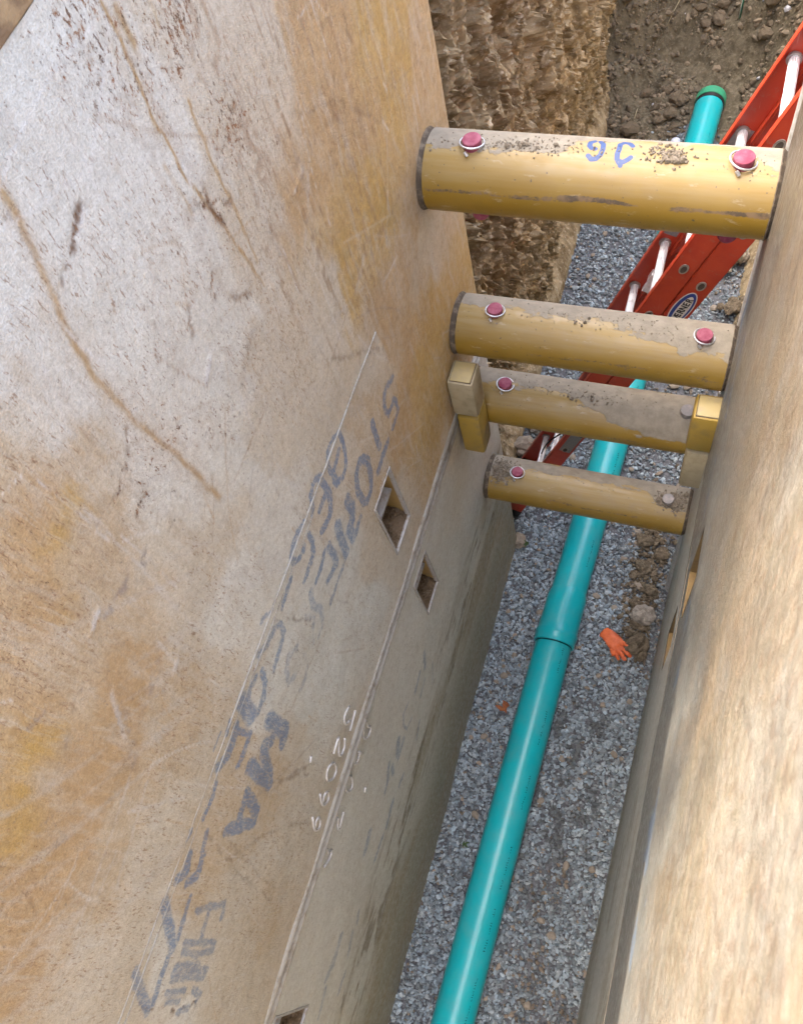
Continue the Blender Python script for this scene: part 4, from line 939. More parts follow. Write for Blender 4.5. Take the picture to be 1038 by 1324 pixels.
SIX = [(0.0206, 1, [(0.0, 0.0)])]
def spreader(parent, z, label, dust_fn, scrape_fn, blue_strokes, walls, grey_right=False, heaps=(), seed=0, x0=0.020, x1=W - 0.008):
    nx, na = (310, 220) if blue_strokes else (150, 96)
    x = np.linspace(x0, x1, nx); a = np.linspace(0, 2 * np.pi, na, endpoint=False)
    Xg, Ag = np.meshgrid(x, a, indexing='ij'); X = Xg.ravel(); A = Ag.ravel()
    phi = np.degrees((A + np.pi) % (2 * np.pi) - np.pi)          # 0 = up, + towards the photographer
    r = SP_R * (1 + 0.0)
    V = np.stack([X, SP_Y - r * np.sin(A), z + r * np.cos(A)], 1)
    i, j = np.meshgrid(np.arange(nx - 1), np.arange(na), indexing='ij')
    j2 = (j + 1) % na
    F = np.stack([(i * na + j).ravel(), (i * na + j2).ravel(), ((i + 1) * na + j2).ravel(), ((i + 1) * na + j).ravel()], 1)
    n = fbm(X * 9, phi * 0.05, 4, seed + 5)
    n = 0.6 * n + 0.4 * fbm(X * 40, phi * 0.16, 4, seed + 9)
    dust = sstep(12, -12, np.maximum(phi - dust_fn(X), -60 - phi) - (n - 0.5) * 60)
    scr = np.zeros(len(X))
    for c0, wid, xa, xb, st in scrape_fn:
        cc = c0 + (vnoise(X * 6, X * 0, seed + 3) - 0.5) * 8
        ww = wid * (0.5 + vnoise(X * 11, X * 0 + 2, seed + 8))
        scr = np.maximum(scr, st * sstep(1.6, 0.3, np.abs(phi - cc) / ww) * sstep(xa - 0.02, xa + 0.02, X) * sstep(xb + 0.02, xb - 0.02, X))
    blue = stroke_mask(X, phi / 500.0, blue_strokes, 0.5) if blue_strokes else np.zeros(len(X))
    o = arr_mesh('spreader_pipe', V, F, M_spreader, parent, True, {'dust': dust, 'scrape': scr, 'blue': blue, 'top_light': sstep(95, 25, np.abs(phi + 5))})
    props(o, label)
    # end caps
    for xe, s in ((x0, -1), (x1, 1)):
        MB().lathe([(SP_R - 0.001, 0.0), (SP_R * 0.6, 0.004 * s)], (xe - 0.001 * s, SP_Y, z), 'x', 40).build('pipe_end', M_collar, o, True, 30)
    for k, px in enumerate((0.152, 0.860)):
        pm = M_pin_grey if (grey_right and k == 1) else M_pin
        t = z + SP_R
        prof = [(0.010, -2 * SP_R - 0.045), (0.021, -2 * SP_R - 0.043), (0.0265, -2 * SP_R - 0.034), (0.0265, -2 * SP_R + 0.02), (0.020, -2 * SP_R + 0.03), (0.020, -0.03), (0.0265, -0.02), (0.0265, 0.0165), (0.0252, 0.0185), (0.0225, 0.0192), (0.0, 0.0196)]
        MB().lathe(prof[:-1] + [(0.004, 0.0196)], (px, SP_Y - 0.012, t), 'z', 28).build('locking_pin', pm, o, True, 18)
        ring = [(px + 0.0335 * math.cos(w) , SP_Y - 0.012 + 0.0335 * math.sin(w), t + 0.006 - 0.009 * math.sin(w + 1.0 + 0.7 * math.sin(z * 9 + k * 2)) ) for w in np.linspace(0, 2 * math.pi, 33)[:-1]]
        rb = MB().tube(ring, 0.0028, 8, close=True)
        tail = MB().tube([(px - 0.012, SP_Y - 0.012 - 0.036, t + 0.004), (px - 0.004, SP_Y - 0.012 - 0.040, t - 0.006)], 0.005, 8)
        if not (grey_right and k == 1):
            rb.build('retaining_ring', M_ring, o, True, 60)
            tail.build('ring_clasp', M_ring, o, True, 60)
    # sockets on the walls
    for xe, xw, wl in ((0.0, x0 + 0.001, walls[0]), (x1 - 0.001, W + 0.004, walls[1])):
        lo, hi = min(xe, xw), max(xe, xw)
        MB().lathe([(SP_R - 0.001, lo - 0.004), (SP_R + 0.003, lo), (SP_R - 0.002, hi - 0.008), (SP_R - 0.008, hi)], (0, SP_Y, z), 'x', 40).build('socket_collar', M_collar, wl, True, 40)
    # lumps of dirt lying on the pipe
    P = []; S = []
    for hx, hphi, sx, sphi, cnt, big in heaps:
        for _ in range(cnt):
            xx = random.gauss(hx, sx); ph = math.radians(random.gauss(hphi, sphi)); s = random.uniform(0.35, 1.0) * big
            if not (x0 + 0.01 < xx < x1 - 0.01): continue
            P.append((xx, SP_Y - (SP_R + s * 0.3) * math.sin(ph), z + (SP_R + s * 0.3) * math.cos(ph))); S.append(s)
    if P:
        g = scatter('dirt_crumbs', np.array(P), np.array(S), M_dirt, o, None, 0.8, 0.3)
        props(g, kind='stuff')
    return o

# the number 36 painted upside down on the top pipe: x along the pipe, angle/500 around it
def s36(pts, st=1.0): return (0.0060, st, [(p[0], p[1] / 500.0) for p in pts])
SIXTHREE = [s36([(0.48, -16.4), (0.47, -12.7), (0.47, -5.0), (0.477, -1.0), (0.487, 0.0)]), s36([(0.495, -16.3), (0.505, -10.2), (0.507, 1.1), (0.504, 10.0), (0.495, 15.9), (0.483, 17.0), (0.473, 11.8)]),
            s36([(0.581, -10.2), (0.572, -16.3), (0.558, -17.5), (0.548, -12.8), (0.549, -2.2), (0.547, 5.8), (0.549, 13.9), (0.556, 18.9), (0.567, 17.5), (0.577, 13.8), (0.583, 10.2)]), s36([(0.559, 17.0), (0.561, 23.0)], 0.8)]
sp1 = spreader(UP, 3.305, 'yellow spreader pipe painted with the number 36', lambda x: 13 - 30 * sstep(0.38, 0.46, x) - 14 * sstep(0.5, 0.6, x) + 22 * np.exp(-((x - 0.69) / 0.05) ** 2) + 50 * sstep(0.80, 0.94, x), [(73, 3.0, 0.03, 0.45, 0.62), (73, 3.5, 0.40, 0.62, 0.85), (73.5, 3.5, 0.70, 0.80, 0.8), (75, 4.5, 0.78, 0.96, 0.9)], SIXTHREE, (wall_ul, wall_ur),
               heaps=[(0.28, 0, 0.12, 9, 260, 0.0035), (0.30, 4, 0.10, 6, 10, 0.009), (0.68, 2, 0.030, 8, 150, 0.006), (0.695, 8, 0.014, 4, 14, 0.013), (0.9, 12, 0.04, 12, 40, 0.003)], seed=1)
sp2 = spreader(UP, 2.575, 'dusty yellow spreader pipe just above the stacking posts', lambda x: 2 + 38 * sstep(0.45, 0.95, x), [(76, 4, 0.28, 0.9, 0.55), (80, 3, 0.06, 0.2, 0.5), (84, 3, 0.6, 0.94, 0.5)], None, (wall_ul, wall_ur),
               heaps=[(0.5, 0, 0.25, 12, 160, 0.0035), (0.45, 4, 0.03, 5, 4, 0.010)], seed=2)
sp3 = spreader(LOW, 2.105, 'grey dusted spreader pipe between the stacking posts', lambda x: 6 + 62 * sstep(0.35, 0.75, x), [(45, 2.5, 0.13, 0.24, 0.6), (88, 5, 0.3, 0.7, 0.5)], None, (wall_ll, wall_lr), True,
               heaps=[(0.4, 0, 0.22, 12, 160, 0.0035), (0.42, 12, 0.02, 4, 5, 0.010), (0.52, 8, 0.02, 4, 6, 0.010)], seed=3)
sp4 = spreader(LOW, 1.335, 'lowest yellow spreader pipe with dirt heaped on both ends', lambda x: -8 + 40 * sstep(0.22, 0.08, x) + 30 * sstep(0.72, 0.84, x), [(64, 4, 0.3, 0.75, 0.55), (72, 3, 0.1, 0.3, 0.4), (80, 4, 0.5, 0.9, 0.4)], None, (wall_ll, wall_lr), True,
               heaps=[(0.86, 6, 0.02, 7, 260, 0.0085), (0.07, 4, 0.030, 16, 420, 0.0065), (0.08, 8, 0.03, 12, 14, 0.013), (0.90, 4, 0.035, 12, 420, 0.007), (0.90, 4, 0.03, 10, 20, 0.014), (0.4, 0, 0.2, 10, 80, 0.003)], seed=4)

# ---- stacking posts: square tubes welded to both shields at the seam
M_post = wear_mat('post_tan_paint', (0.34, 0.285, 0.175), (0.26, 0.215, 0.12), 0.6, 0.3, 20, bump=0.2)
M_post_y = wear_mat('post_yellow_paint', (0.32, 0.21, 0.035), (0.24, 0.165, 0.045), 0.5, 0.4, 20, bump=0.15)
def post(x0, x1, y0, y1, z0, z1, parent, mat, cap):
    m = MB()
    m.box((x0, y0, z0), (x1, y1, z1), bevel=0.014)
    o = m.build('stacking_post', mat, parent, True, 40)
    if cap:
        MB().box((x0 + 0.012, y0 + 0.012, z1 - 0.004), (x1 - 0.012, y1 - 0.012, z1 + 0.004), bevel=0.003).build('post_plug', M_post_cap, o, True, 40)
        MB().box((x0 + 0.010, y0 + 0.010, z1 - 0.006), (x1 - 0.010, y1 - 0.010, z1 + 0.0008), bevel=0.001).build('plug_gap', M_collar, o)
M_post_cap = wear_mat('plug_yellow', (0.40, 0.315, 0.14), (0.34, 0.275, 0.15), 0.5, 0.4, 24, bump=0.1)
post(0.002, 0.104, -0.485, -0.375, 2.285, 2.51, UP, M_post, True)
post(0.008, 0.100, -0.480, -0.372, 1.985, 2.262, LOW, M_post_y, False)
post(0.874, 0.974, -0.475, -0.370, 2.285, 2.51, UP, M_post_y, True)
post(0.880, 0.970, -0.470, -0.366, 1.985, 2.262, LOW, M_post, False)

# ================================================================== THE SEWER PIPE
def pvc_mat():
    m = Mat('green_pvc', 0.30, 0.5)
    n = m.noise(9, 5)
    c = m.mix(m.ramp(m.noise(3, 3), 0.35, 0.7), (0.0, 0.355, 0.375), (0.004, 0.37, 0.39))
    c = m.mix(m.ramp(m.noise(46, 3, 0.6), 0.86, 0.88, 0, 0.7), c, (0.02, 0.09, 0.08))
    dust = m.attr('dust')
    c = m.mix(m.math('MULTIPLY', m.ramp(m.math('ADD', m.noise(9, 6, 0.7), dust), 0.55, 1.10, 0, 0.22), 1.0), c, (0.30, 0.27, 0.21))
    m.color(c)
    m.rough(0.30)
    m.bump(m.noise(40, 2), 0.03, 0.002)
    return m.m
M_pvc = pvc_mat()
M_cap = wear_mat('green_cap_plastic', (0.035, 0.29, 0.15), (0.06, 0.22, 0.12), 0.45, 0.4, 30)
M_black = wear_mat('black_rubber', (0.015, 0.015, 0.015), (0.03, 0.03, 0.028), 0.6, 0.3)
M_print = wear_mat('pipe_print', (0.003, 0.055, 0.055), (0.006, 0.09, 0.09), 0.5, 0.3, 60)

PR = 0.1075
def pipe_axis(y):
    return Vector((0.392 + (0.025 if y < -0.69 else 0.0445) * (y + 0.69), y, 0.112))
def sweep(name, ys, radii, mat, parent, n=48):
    V = []; dust = []
    for y, r in zip(ys, radii):
        c = pipe_axis(y)
        for k in range(n):
            w = 2 * math.pi * k / n
            V.append((c.x + r * math.cos(w), y, c.z + r * math.sin(w)))
            dust.append(0.05 + 0.17 * max(0.0, math.sin(w)))
    F = [(i * n + k, i * n + (k + 1) % n, (i + 1) * n + (k + 1) % n, (i + 1) * n + k) for i in range(len(ys) - 1) for k in range(n)]
    o = arr_mesh(name, V, F, mat, parent, True, {'dust': dust})
    o.data.set_sharp_from_angle(angle=math.radians(35))
    return o
near = empty('sewer_pipe', pipe_axis(-2.2) - Vector((0, 0, 0.112)), 'near length of green sewer pipe pushed into the bell joint', 'pipe', 'green sewer pipe lengths')
ys = list(np.linspace(-3.7, -0.55, 40))
sweep('barrel', ys, [PR] * len(ys), M_pvc, near)
far = empty('sewer_pipe', pipe_axis(1.5) - Vector((0, 0, 0.112)), 'far length of green sewer pipe with bell socket and capped end by the soil', 'pipe', 'green sewer pipe lengths')
ys = list(np.linspace(-0.36, 3.90, 60))
sweep('barrel', ys, [PR] * len(ys), M_pvc, far)
by = [-0.700, -0.702, -0.698, -0.665, -0.655, -0.630, -0.620, -0.560, -0.545, -0.40, -0.375, -0.355]
br = [PR + .001, PR + .0115, PR + .0145, PR + .0145, PR + .0185, PR + .0185, PR + .0125, PR + .0115, PR + .0105, PR + .0095, PR + .005, PR + .0003]
sweep('bell', by, br, M_pvc, far)
sweep('bell_gap_shade', [-0.7005, -0.706, -0.708], [PR + .0005, PR + .0035, PR + .0005], M_print, far)  # dark ring standing in for the shaded gap at the bell mouth
cy = [3.855, 3.857, 3.872, 3.874]
sweep('cap_gasket', [3.835, 3.837, 3.872, 3.874], [PR, PR + .004, PR + .004, PR], M_black, far)
sweep('end_cap', [3.868, 3.870, 3.930, 3.942, 3.946, 3.946], [PR + .002, PR + .008, PR + .008, PR + .004, PR - .01, 0.001], M_cap, far)
# rows of tiny print along the pipe's right flank: marks too small to read
def print_marks(y0, y1, parent, ang, seed):
    r = random.Random(seed); m = MB(); y = y0
    while y < y1:
        for word in range(r.randint(2, 4)):
            for ch in range(r.randint(3, 9)):
                w = r.uniform(0.008, 0.012)
                for s in range(r.randint(2, 3)):
                    a0 = ang + r.uniform(-0.045, 0.01); a1 = a0 + r.uniform(0.04, 0.09); ya = y + r.uniform(0, w * 0.6); yb = ya + 0.0028
                    if r.random() < 0.4: a1 = a0 + 0.012; yb = ya + w * 0.8
                    rr = PR + 0.0006
                    def pt(a, q): c = pipe_axis(q); return (c.x + rr * math.cos(a), q, c.z + rr * math.sin(a))
                    m.add([pt(a0, ya), pt(a0, yb), pt(a1, yb), pt(a1, ya)], [(0, 1, 2, 3)])
                y += w + 0.003
            y += 0.018
        y += r.uniform(0.05, 0.22)
    props(m.build('printed_line', M_print, parent), kind='stuff')
print_marks(-2.75, -0.76, near, 0.86, 3)
print_marks(-0.2, 3.6, far, 0.86, 4)

# ================================================================== THE LADDER
def fibre_mat():
    m = Mat('red_fibreglass', 0.38, 0.45)
    c = m.mix(m.ramp(m.noise(12, 5), 0.35, 0.7), (0.46, 0.050, 0.018), (0.40, 0.036, 0.015))
    c = m.mix(m.ramp(m.noise(34, 5, 0.7), 0.56, 0.74, 0, 0.35), c, (0.26, 0.17, 0.11))
    c = m.mix(m.ramp(m.noise(1.0, 3, 0.5, m.map((90, 90, 6), (0, 0.35, 0))), 0.66, 0.72, 0, 0.4), c, (0.55, 0.22, 0.15))
    m.color(c); m.bump(m.noise(180, 3), 0.08, 0.002)
    return m.m
M_red = fibre_mat()
M_alu = wear_mat('ladder_aluminium', (0.72, 0.73, 0.75), (0.56, 0.56, 0.56), 0.38, 0.5, 40, metal=0.55, bump=0.1)
M_alu_d = wear_mat('dull_aluminium', (0.36, 0.33, 0.29), (0.26, 0.23, 0.19), 0.5, 0.5, 40, metal=0.5, bump=0.2)
M_hole = wear_mat('rung_hollow', (0.07, 0.055, 0.045), (0.13, 0.10, 0.08), 0.8, 0.2)
M_plate = wear_mat('grey_label', (0.22, 0.215, 0.21), (0.30, 0.28, 0.25), 0.5, 0.3, 120, bump=0.05)
M_lwhite = wear_mat('logo_white', (0.72, 0.71, 0.69), (0.55, 0.53, 0.50), 0.4, 0.4, 60, bump=0.02)
M_lblue = wear_mat('logo_blue', (0.025, 0.055, 0.26), (0.03, 0.06, 0.22), 0.4, 0.4, 60, bump=0.02)
M_lblack = wear_mat('logo_black', (0.02, 0.02, 0.022), (0.04, 0.04, 0.04), 0.4, 0.4, 60, bump=0.02)

TH = math.atan2(1.0, 0.367)
LD = Vector((math.cos(TH), 0, math.sin(TH))); LN = Vector((-math.sin(TH), 0, math.cos(TH)))
LADDER = empty('extension_ladder', (-0.04, 0.31, 0.0), 'red fibreglass extension ladder leaning across the trench behind the spreader pipes', 'ladder')
def lframe(y):
    """columns: along the rail, up from the rail's lower edge, across the ladder (towards the far end)"""
    M = Matrix.Identity(4)
    M.col[0][:3] = LD; M.col[1][:3] = LN; M.col[2][:3] = (0, 1, 0); M.col[3][:3] = (-0.04, y, 0.0)
    return M
YN, YF = 0.12, 0.505
def rail(s0, s1, n0, depth, y, inward):
    m = MB(); fr = lframe(y)
    t, fl = 0.0035, 0.030
    lo, hi = (0.0, t) if inward > 0 else (-t, 0.0)
    m.box((s0, n0 + 0.002, lo), (s1, n0 + depth - 0.002, hi), fr)
    a, b = (0.0, fl) if inward > 0 else (-fl, 0.0)
    m.box((s0, n0, a), (s1, n0 + 0.0045, b), fr, bevel=0.0012)
    m.box((s0, n0 + depth - 0.0045, a), (s1, n0 + depth, b), fr, bevel=0.0012)
    return m.build('rail', M_red, LADDER, True, 40)
D1 = 0.092
base_near = rail(0.02, 3.95, 0.0, D1, YN, 1); base_far = rail(0.02, 3.95, 0.0, D1, YF, -1)
fly_near = rail(1.42, 5.1, D1 + 0.003, 0.088, YN + 0.002, 1); fly_far = rail(1.42, 5.1, D1 + 0.003, 0.088, YF - 0.002, -1)
def rung(s, nn, y0, y1):
    m = MB(); fr = lframe(0.0); n = 32
    V = []; F = []
    for y in (y0, y1):
        for k in range(n):
            w = 2 * math.pi * k / n
            r = 0.0185 if k % 2 == 0 else 0.0168
            V.append(fr @ Vector((s + r * math.cos(w), nn + r * (0.85 if math.sin(w) > 0 else 1.0) * math.sin(w), y)))
    F = [(k, (k + 1) % n, n + (k + 1) % n, n + k) for k in range(n)]
    m.add(V, F)
    o = m.build('rung', M_alu, LADDER)
    for yy, h in ((y0 + 0.004, 0.010), (y1 - 0.014, 0.010)):
        V = []
        for q in (yy, yy + h):
            for k in range(20):
                w = 2 * math.pi * k / 20
                V.append(fr @ Vector((s + 0.0245 * math.cos(w), nn + 0.0245 * math.sin(w), q)))
        F = [(k, (k + 1) % 20, 20 + (k + 1) % 20, 20 + k) for k in range(20)] + [tuple(range(20)), tuple(range(39, 19, -1))]
        MB().add(V, F).build('rung_collar', M_alu_d, o, True, 40)
    # swaged oval end on the outer face of the near rail
    e = MB(); hh = MB()
    for mb, (ra, rb), lo, hi in ((e, (0.026, 0.0165), -0.0035, 0.002), (hh, (0.019, 0.0105), -0.0042, 0.001)):
        poly = [(s + ra * math.cos(w), nn + rb * math.sin(w)) for w in np.linspace(0, 2 * math.pi, 25)[:-1]]
        mb.prism(poly, lo, hi, lframe(y0))
    e.build('rung_end', M_alu_d, o, True, 40); hh.build('rung_hollow', M_hole, o)
for k in range(-7, 5):
    s = 2.609 + 0.305 * k
    if 0.1 < s < 3.9: rung(s, 0.044, YN, YF)
for k in range(-4, 9):
    s = 2.66 + 0.305 * k
    if 1.5 < s < 5.0: rung(s, D1 + 0.047, YN + 0.002, YF - 0.002)
# labels and maker's oval on the near base rail
def plate(s0, s1, n0, n1, y, parent, mat, name='rail_label', t=0.0012):
    MB().box((s0, n0, min(0, t)), (s1, n1, max(0, t)), lframe(y)).build(name, mat, parent)
plate(1.06, 1.26, 0.012, 0.072, YN - 0.0013, base_near, M_plate)
plate(1.262, 1.30, 0.012, 0.072, YN - 0.0013, base_near, M_lblack)
plate(2.40, 2.50, D1 + 0.02, D1 + 0.075, YF - 0.0067, fly_far, M_plate)
plate(2.86, 2.98, D1 + 0.012, D1 + 0.07, YF - 0.0067, fly_far, M_plate)
plate(3.10, 3.2, D1 + 0.012, D1 + 0.07, YN + 0.0010, fly_near, M_plate)
def oval(ra, rb, s, nn, lo, mat, name, parent):
    poly = [(s + ra * math.cos(w), nn + rb * math.sin(w)) for w in np.linspace(0, 2 * math.pi, 49)[:-1]]
    MB().prism(poly, lo, 0.0, lframe(YN)).build(name, mat, parent)
LS, LNN = 2.455, 0.046
oval(0.108, 0.036, LS, LNN, -0.0010, M_lwhite, 'logo_border', base_near)
oval(0.103, 0.032, LS, LNN, -0.0018, M_lblue, 'logo_oval', base_near)
oval(0.088, 0.0215, LS - 0.004, LNN - 0.003, -0.0026, M_lwhite, 'logo_field', base_near)
def text_mesh(body, name, mat, parent, frame, size, weight=0.0, lift=0.0):
    cu = bpy.data.curves.new(name, 'FONT'); cu.body = body; cu.size = size; cu.align_x = 'CENTER'; cu.align_y = 'CENTER'; cu.offset = weight; cu.extrude = 0.0004
    tmp = bpy.data.objects.new(name, cu); COL.objects.link(tmp)
    dg = bpy.context.evaluated_depsgraph_get()
    me = bpy.data.meshes.new_from_object(tmp.evaluated_get(dg)); bpy.data.objects.remove(tmp)
    o0 = origin_of(parent)
    for v in me.vertices: v.co = (frame @ Vector((v.co.x, v.co.y, lift + v.co.z))) - o0
    me.materials.clear()
    return link(name, me, mat, parent)
tf = lframe(YN)
tf.col[2][:3] = (0, -1, 0)
tf.col[3][:3] = Vector((-0.04, YN, 0)) + LD * LS + LN * (LNN + 0.001)
for k, ch in enumerate('WERNER'):
    tk = tf.copy(); tk.col[3][:3] = Vector((-0.04, YN, 0)) + LD * (LS - 0.062 + 0.0245 * k) + LN * (LNN - 0.003)
    text_mesh(ch, 'logo_letter', M_lblack, base_near, tk, 0.036, 0.0011, 0.0033)
# rung locks of the fly section and the haul rope
def rung_lock(s, y):
    fr = lframe(y); m = MB()
    m.box((s - 0.055, 0.060, -0.012), (s + 0.03, 0.118, 0.012), fr, bevel=0.004)
    m.box((s - 0.075, 0.020, -0.009), (s - 0.045, 0.085, 0.009), fr, bevel=0.004)
    m.tube([fr @ Vector((s - 0.06 + 0.045 * math.cos(w), 0.03 + 0.032 * math.sin(w), 0.0)) for w in np.linspace(-2.6, 1.2, 12)], 0.006, 8)
    m.box((s + 0.02, 0.085, -0.016), (s + 0.07, 0.125, 0.016), fr, bevel=0.003)
    m.build('rung_lock', M_alu, LADDER, True, 40)
rung_lock(2.15, YF - 0.055); rung_lock(1.60, YN + 0.05); rung_lock(1.60, YF - 0.05)
fr = lframe(YN + 0.19)
MB().tube([fr @ Vector((0.5 + 0.09 * i, 0.05 + 0.02 * math.sin(i * 0.7), 0.05 - 0.012 * i)) for i in range(16)], 0.005, 8).build('haul_rope', M_black, LADDER, True)
for rl, yy, sg in ((base_near, YN, 1), (base_far, YF, -1)):
    fr = lframe(yy); m = MB()
    m.box((-0.005, -0.006, min(0, sg * 0.036) - 0.002), (0.09, D1 + 0.006, max(0, sg * 0.036) + 0.002), fr, bevel=0.004)
    m.build('shoe', M_black, rl, True, 40)

# ================================================================== SMALL THINGS
# ---- orange rubber glove lying on the gravel
def glove():
    m = Mat('orange_rubber', 0.5, 0.4)
    m.color(m.mix(m.ramp(m.noise(40, 4), 0.4, 0.65), (0.62, 0.13, 0.035), (0.50, 0.095, 0.025)))
    m.bump(m.noise(55, 4, 0.7), 0.5, 0.006)
    root = Vector((0.738, -0.580, 0.030))
    bm = bmesh.new()
    me = bpy.data.meshes.new('work_glove')
    # skeleton: cuff -> palm -> five fingers, each its own chain rooted in the palm
    V = [(-0.068, 0.046, 0.006), (-0.046, 0.032, 0.010), (-0.02, 0.012, 0.016), (0.012, -0.012, 0.012)]
    R = [(0.036, 0.010), (0.029, 0.013), (0.042, 0.016), (0.038, 0.014)]
    E = [(0, 1), (1, 2), (2, 3)]
    fingers = [[(0.030, 0.002, 0.014), (0.052, -0.004, 0.022), (0.070, -0.012, 0.014)], [(0.034, -0.022, 0.010), (0.060, -0.040, 0.016), (0.082, -0.054, 0.006)],
               [(0.022, -0.036, 0.008), (0.042, -0.058, 0.010), (0.058, -0.076, 0.004)], [(0.006, -0.040, 0.006), (0.016, -0.062, 0.008), (0.030, -0.078, 0.003)]]
    for f in fingers:
        prev = 3
        for i, q in enumerate(f):
            V.append(q); R.append((0.0115 - 0.001 * i, 0.0085)); E.append((prev, len(V) - 1)); prev = len(V) - 1
    prev = 2
    for i, q in enumerate([(-0.012, -0.030, 0.010), (-0.004, -0.052, 0.014), (0.004, -0.066, 0.010)]):
        V.append(q); R.append((0.012 - 0.001 * i, 0.009)); E.append((prev, len(V) - 1)); prev = len(V) - 1
    me.from_pydata(V, E, [])
    o = bpy.data.objects.new('work_glove', me); COL.objects.link(o)
    md = o.modifiers.new('skin', 'SKIN'); md.use_smooth_shade = True
    for i, sv in enumerate(me.skin_vertices[0].data): sv.radius = R[i]
    me.skin_vertices[0].data[2].use_root = True
    s2 = o.modifiers.new('sub', 'SUBSURF'); s2.levels = 2; s2.render_levels = 2
    dg = bpy.context.evaluated_depsgraph_get()
    out = bpy.data.meshes.new_from_object(o.evaluated_get(dg)); bpy.data.objects.remove(o)
    co = np.array([v.co[:] for v in out.vertices])
    n = fbm(co[:, 0] * 60, co[:, 1] * 60, 3, 5) - 0.5
    co[:, 2] = np.maximum(co[:, 2] * 0.8 + n * 0.016, -0.012); co[:, 0] += n * 0.006
    for v, c in zip(out.vertices, co): v.co = c
    out.polygons.foreach_set('use_smooth', [True] * len(out.polygons))
    ob = link('work_glove', out, m.m, None, root)
    ob.rotation_euler = (0, 0, math.radians(2)); ob.scale = (1.3, 1.3, 1.3)
    props(ob, 'crumpled orange rubber glove lying on the gravel by the right wall', 'glove')
glove()

# ---- big clods on the gravel beside the glove, and rocks at the ladder's foot
def lump(x, y, z, size, seed, mat, name='clod', sq=0.7):
    me = rock_mesh(name, I3, size, seed, mat, 0.30, sq)
    o = link(name, me, None, BED, (x, y, z)); o.rotation_euler = (0, 0, seed)
    return o
lump(0.868, -0.375, 0.035, 0.070, 201, M_pale_clod); lump(0.862, -0.560, 0.035, 0.068, 202, M_clod, sq=0.85); lump(0.90, -0.62, 0.02, 0.04, 209, M_clod)
lump(0.80, -0.30, 0.02, 0.040, 203, M_clod); lump(0.88, -0.20, 0.02, 0.045, 204, M_clod); lump(0.80, -0.05, 0.015, 0.045, 205, M_clod); lump(0.90, 0.05, 0.02, 0.045, 206, M_clod)
lump(0.76, -0.12, 0.012, 0.030, 207, M_clod); lump(0.84, -0.42, 0.02, 0.04, 210, M_clod); lump(0.79, 0.12, 0.015, 0.05, 211, M_clod)
lump(-0.10, 0.62, 0.05, 0.085, 220, M_tanstone, 'rock', 0.85); lump(-0.07, 0.80, 0.03, 0.055, 221, M_pale_clod, 'rock'); lump(0.02, -0.05, 0.015, 0.045, 222, M_tanstone, 'rock')
for i in range(26):
    lump(rng.uniform(0.95, 1.14), rng.uniform(0.9, 3.0), 0.02 + rng.uniform(0, 0.05), rng.uniform(0.025, 0.06), 240 + i, M_clod if i % 2 else M_tanstone)

n = 900
cx = 0.84 + rng.normal(0, 0.055, n); cy = rng.choice([-0.48, -0.30, -0.05, 0.2], n) + rng.normal(0, 0.10, n)
ok = (cx < W - 0.03) | (cy > -0.1); cx, cy = cx[ok], cy[ok]
cs = np.clip(rng.lognormal(math.log(0.009), 0.5, len(cx)), 0.004, 0.028)
props(scatter('soil_crumbs', np.stack([cx, cy, bed_z(cx, cy) + 0.012 + cs * 0.3], 1), cs, M_clod, BED, None, 0.8), kind='stuff')

# ---- leaves on the gravel
def leaf(x, y, size, mat, label, seed):
    r = random.Random(seed); mb = MB()
    for k in range(4):
        a = r.uniform(0, 6.28); L = size * r.uniform(0.7, 1.1); w = L * 0.34
        cx, cy = x + r.uniform(-.3, .3) * size, y + r.uniform(-.3, .3) * size
        V = []; F = []
        for i in range(6):
            t = i / 5; ww = w * math.sin(math.pi * (0.06 + 0.90 * t)) ; zz = 0.018 + 0.006 * k + 0.012 * math.sin(t * 3 + k)
            for s, up in ((-1, 0.006), (0, 0), (1, 0.006)):
                V.append((cx + math.cos(a) * (t - .5) * L - math.sin(a) * s * ww * .5, cy + math.sin(a) * (t - .5) * L + math.cos(a) * s * ww * .5, zz + up))
        for i in range(5):
            for j in range(2):
                F.append((i * 3 + j, i * 3 + j + 1, i * 3 + j + 4, i * 3 + j + 3))
        mb.add(V, F)
    rt = None
    o = mb.build('fallen_leaf', mat, None, True)
    props(o, label, 'leaf')
M_leafg = wear_mat('green_leaf', (0.055, 0.095, 0.03), (0.08, 0.12, 0.04), 0.6, 0.3, 60)
M_leafo = wear_mat('rust_leaf', (0.30, 0.105, 0.04), (0.22, 0.085, 0.04), 0.7, 0.2, 60)
leaf(0.057, -0.07, 0.050, M_leafg, 'small green leaf on the gravel below the left wall end', 1)
leaf(0.185, -1.12, 0.065, M_leafo, 'rust brown leaf cluster on the gravel left of the pipe', 2)
leaf(0.165, -1.93, 0.030, M_leafg, 'tiny green leaf near the bottom on the gravel left of pipe', 5)

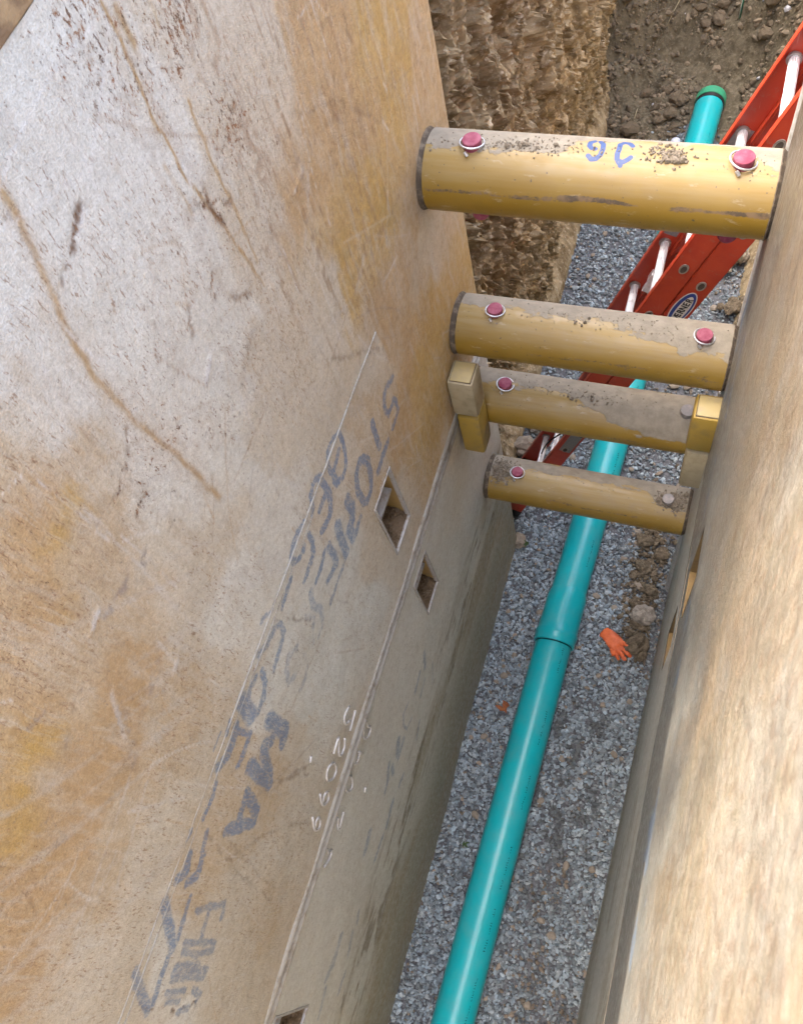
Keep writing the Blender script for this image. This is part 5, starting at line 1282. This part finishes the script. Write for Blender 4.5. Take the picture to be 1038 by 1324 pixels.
# ---- green tracer wire stake standing in the soil slope
def wire():
    M_wire = wear_mat('green_wire', (0.015, 0.13, 0.075), (0.02, 0.10, 0.06), 0.4, 0.4)
    M_stripe = wear_mat('pale_stripe', (0.55, 0.62, 0.58), (0.45, 0.52, 0.48), 0.4, 0.4)
    yb = 4.42; zb = float(slope_height(np.array([0.69]), np.array([yb]))[0])
    root = empty('tracer_wire', (0.69, yb, zb), 'green wire with pale stripe hanging down onto the soil slope', 'wire')
    pts = [(0.690 + 0.0, yb, zb - 0.02), (0.693, yb + 0.02, zb + 0.15), (0.700, yb + 0.05, zb + 0.45), (0.704, yb + 0.10, zb + 1.0), (0.70, yb + 0.16, zb + 1.8)]
    MB().tube(pts, 0.0075, 8).build('core', M_wire, root, True)
    MB().tube([(a - 0.006, b - 0.005, c) for a, b, c in pts], 0.0035, 6).build('stripe', M_stripe, root, True)
wire()

# ---- white plastic plug left of the pipe
def plug():
    m = wear_mat('white_plastic', (0.62, 0.64, 0.68), (0.50, 0.51, 0.53), 0.45, 0.4, 40)
    x, y = 0.398, 3.56
    z = float(slope_height(np.array([x]), np.array([y]))[0])
    o = MB().lathe([(0.034, -0.03), (0.040, 0.0), (0.040, 0.05), (0.034, 0.066), (0.018, 0.072), (0.004, 0.073)], (x, y, z), 'z', 24).build('plastic_plug', m, None, True, 50)
    props(o, 'small white plastic plug in the soil left of the capped pipe', 'plug')
plug()

# ---- straws on the soil
M_straw = wear_mat('dry_straw', (0.42, 0.36, 0.22), (0.34, 0.28, 0.17), 0.7, 0.2)
for i, (x, y, a, L) in enumerate(((0.19, 4.42, 1.1, 0.16), (1.02, 4.9, 1.3, 0.10), (0.05, 3.75, 1.5, 0.09))):
    h = lambda q, r: float(slope_height(np.array([q]), np.array([r]))[0])
    p0 = Vector((x - math.cos(a) * L / 2, y - math.sin(a) * L / 2, 0)); p1 = Vector((x + math.cos(a) * L / 2, y + math.sin(a) * L / 2, 0))
    p0.z = h(p0.x, p0.y) + 0.02; p1.z = h(p1.x, p1.y) + 0.02
    o = MB().tube([p0, (p0 + p1) / 2 + Vector((0, 0, 0.01)), p1], 0.003, 6).build('straw', M_straw, None, True)
    props(o, ('pale straw lying mid slope on the bare soil', 'short straw high on the right of the soil slope', 'short straw at the foot of the soil slope by the left bank')[i], 'straw')
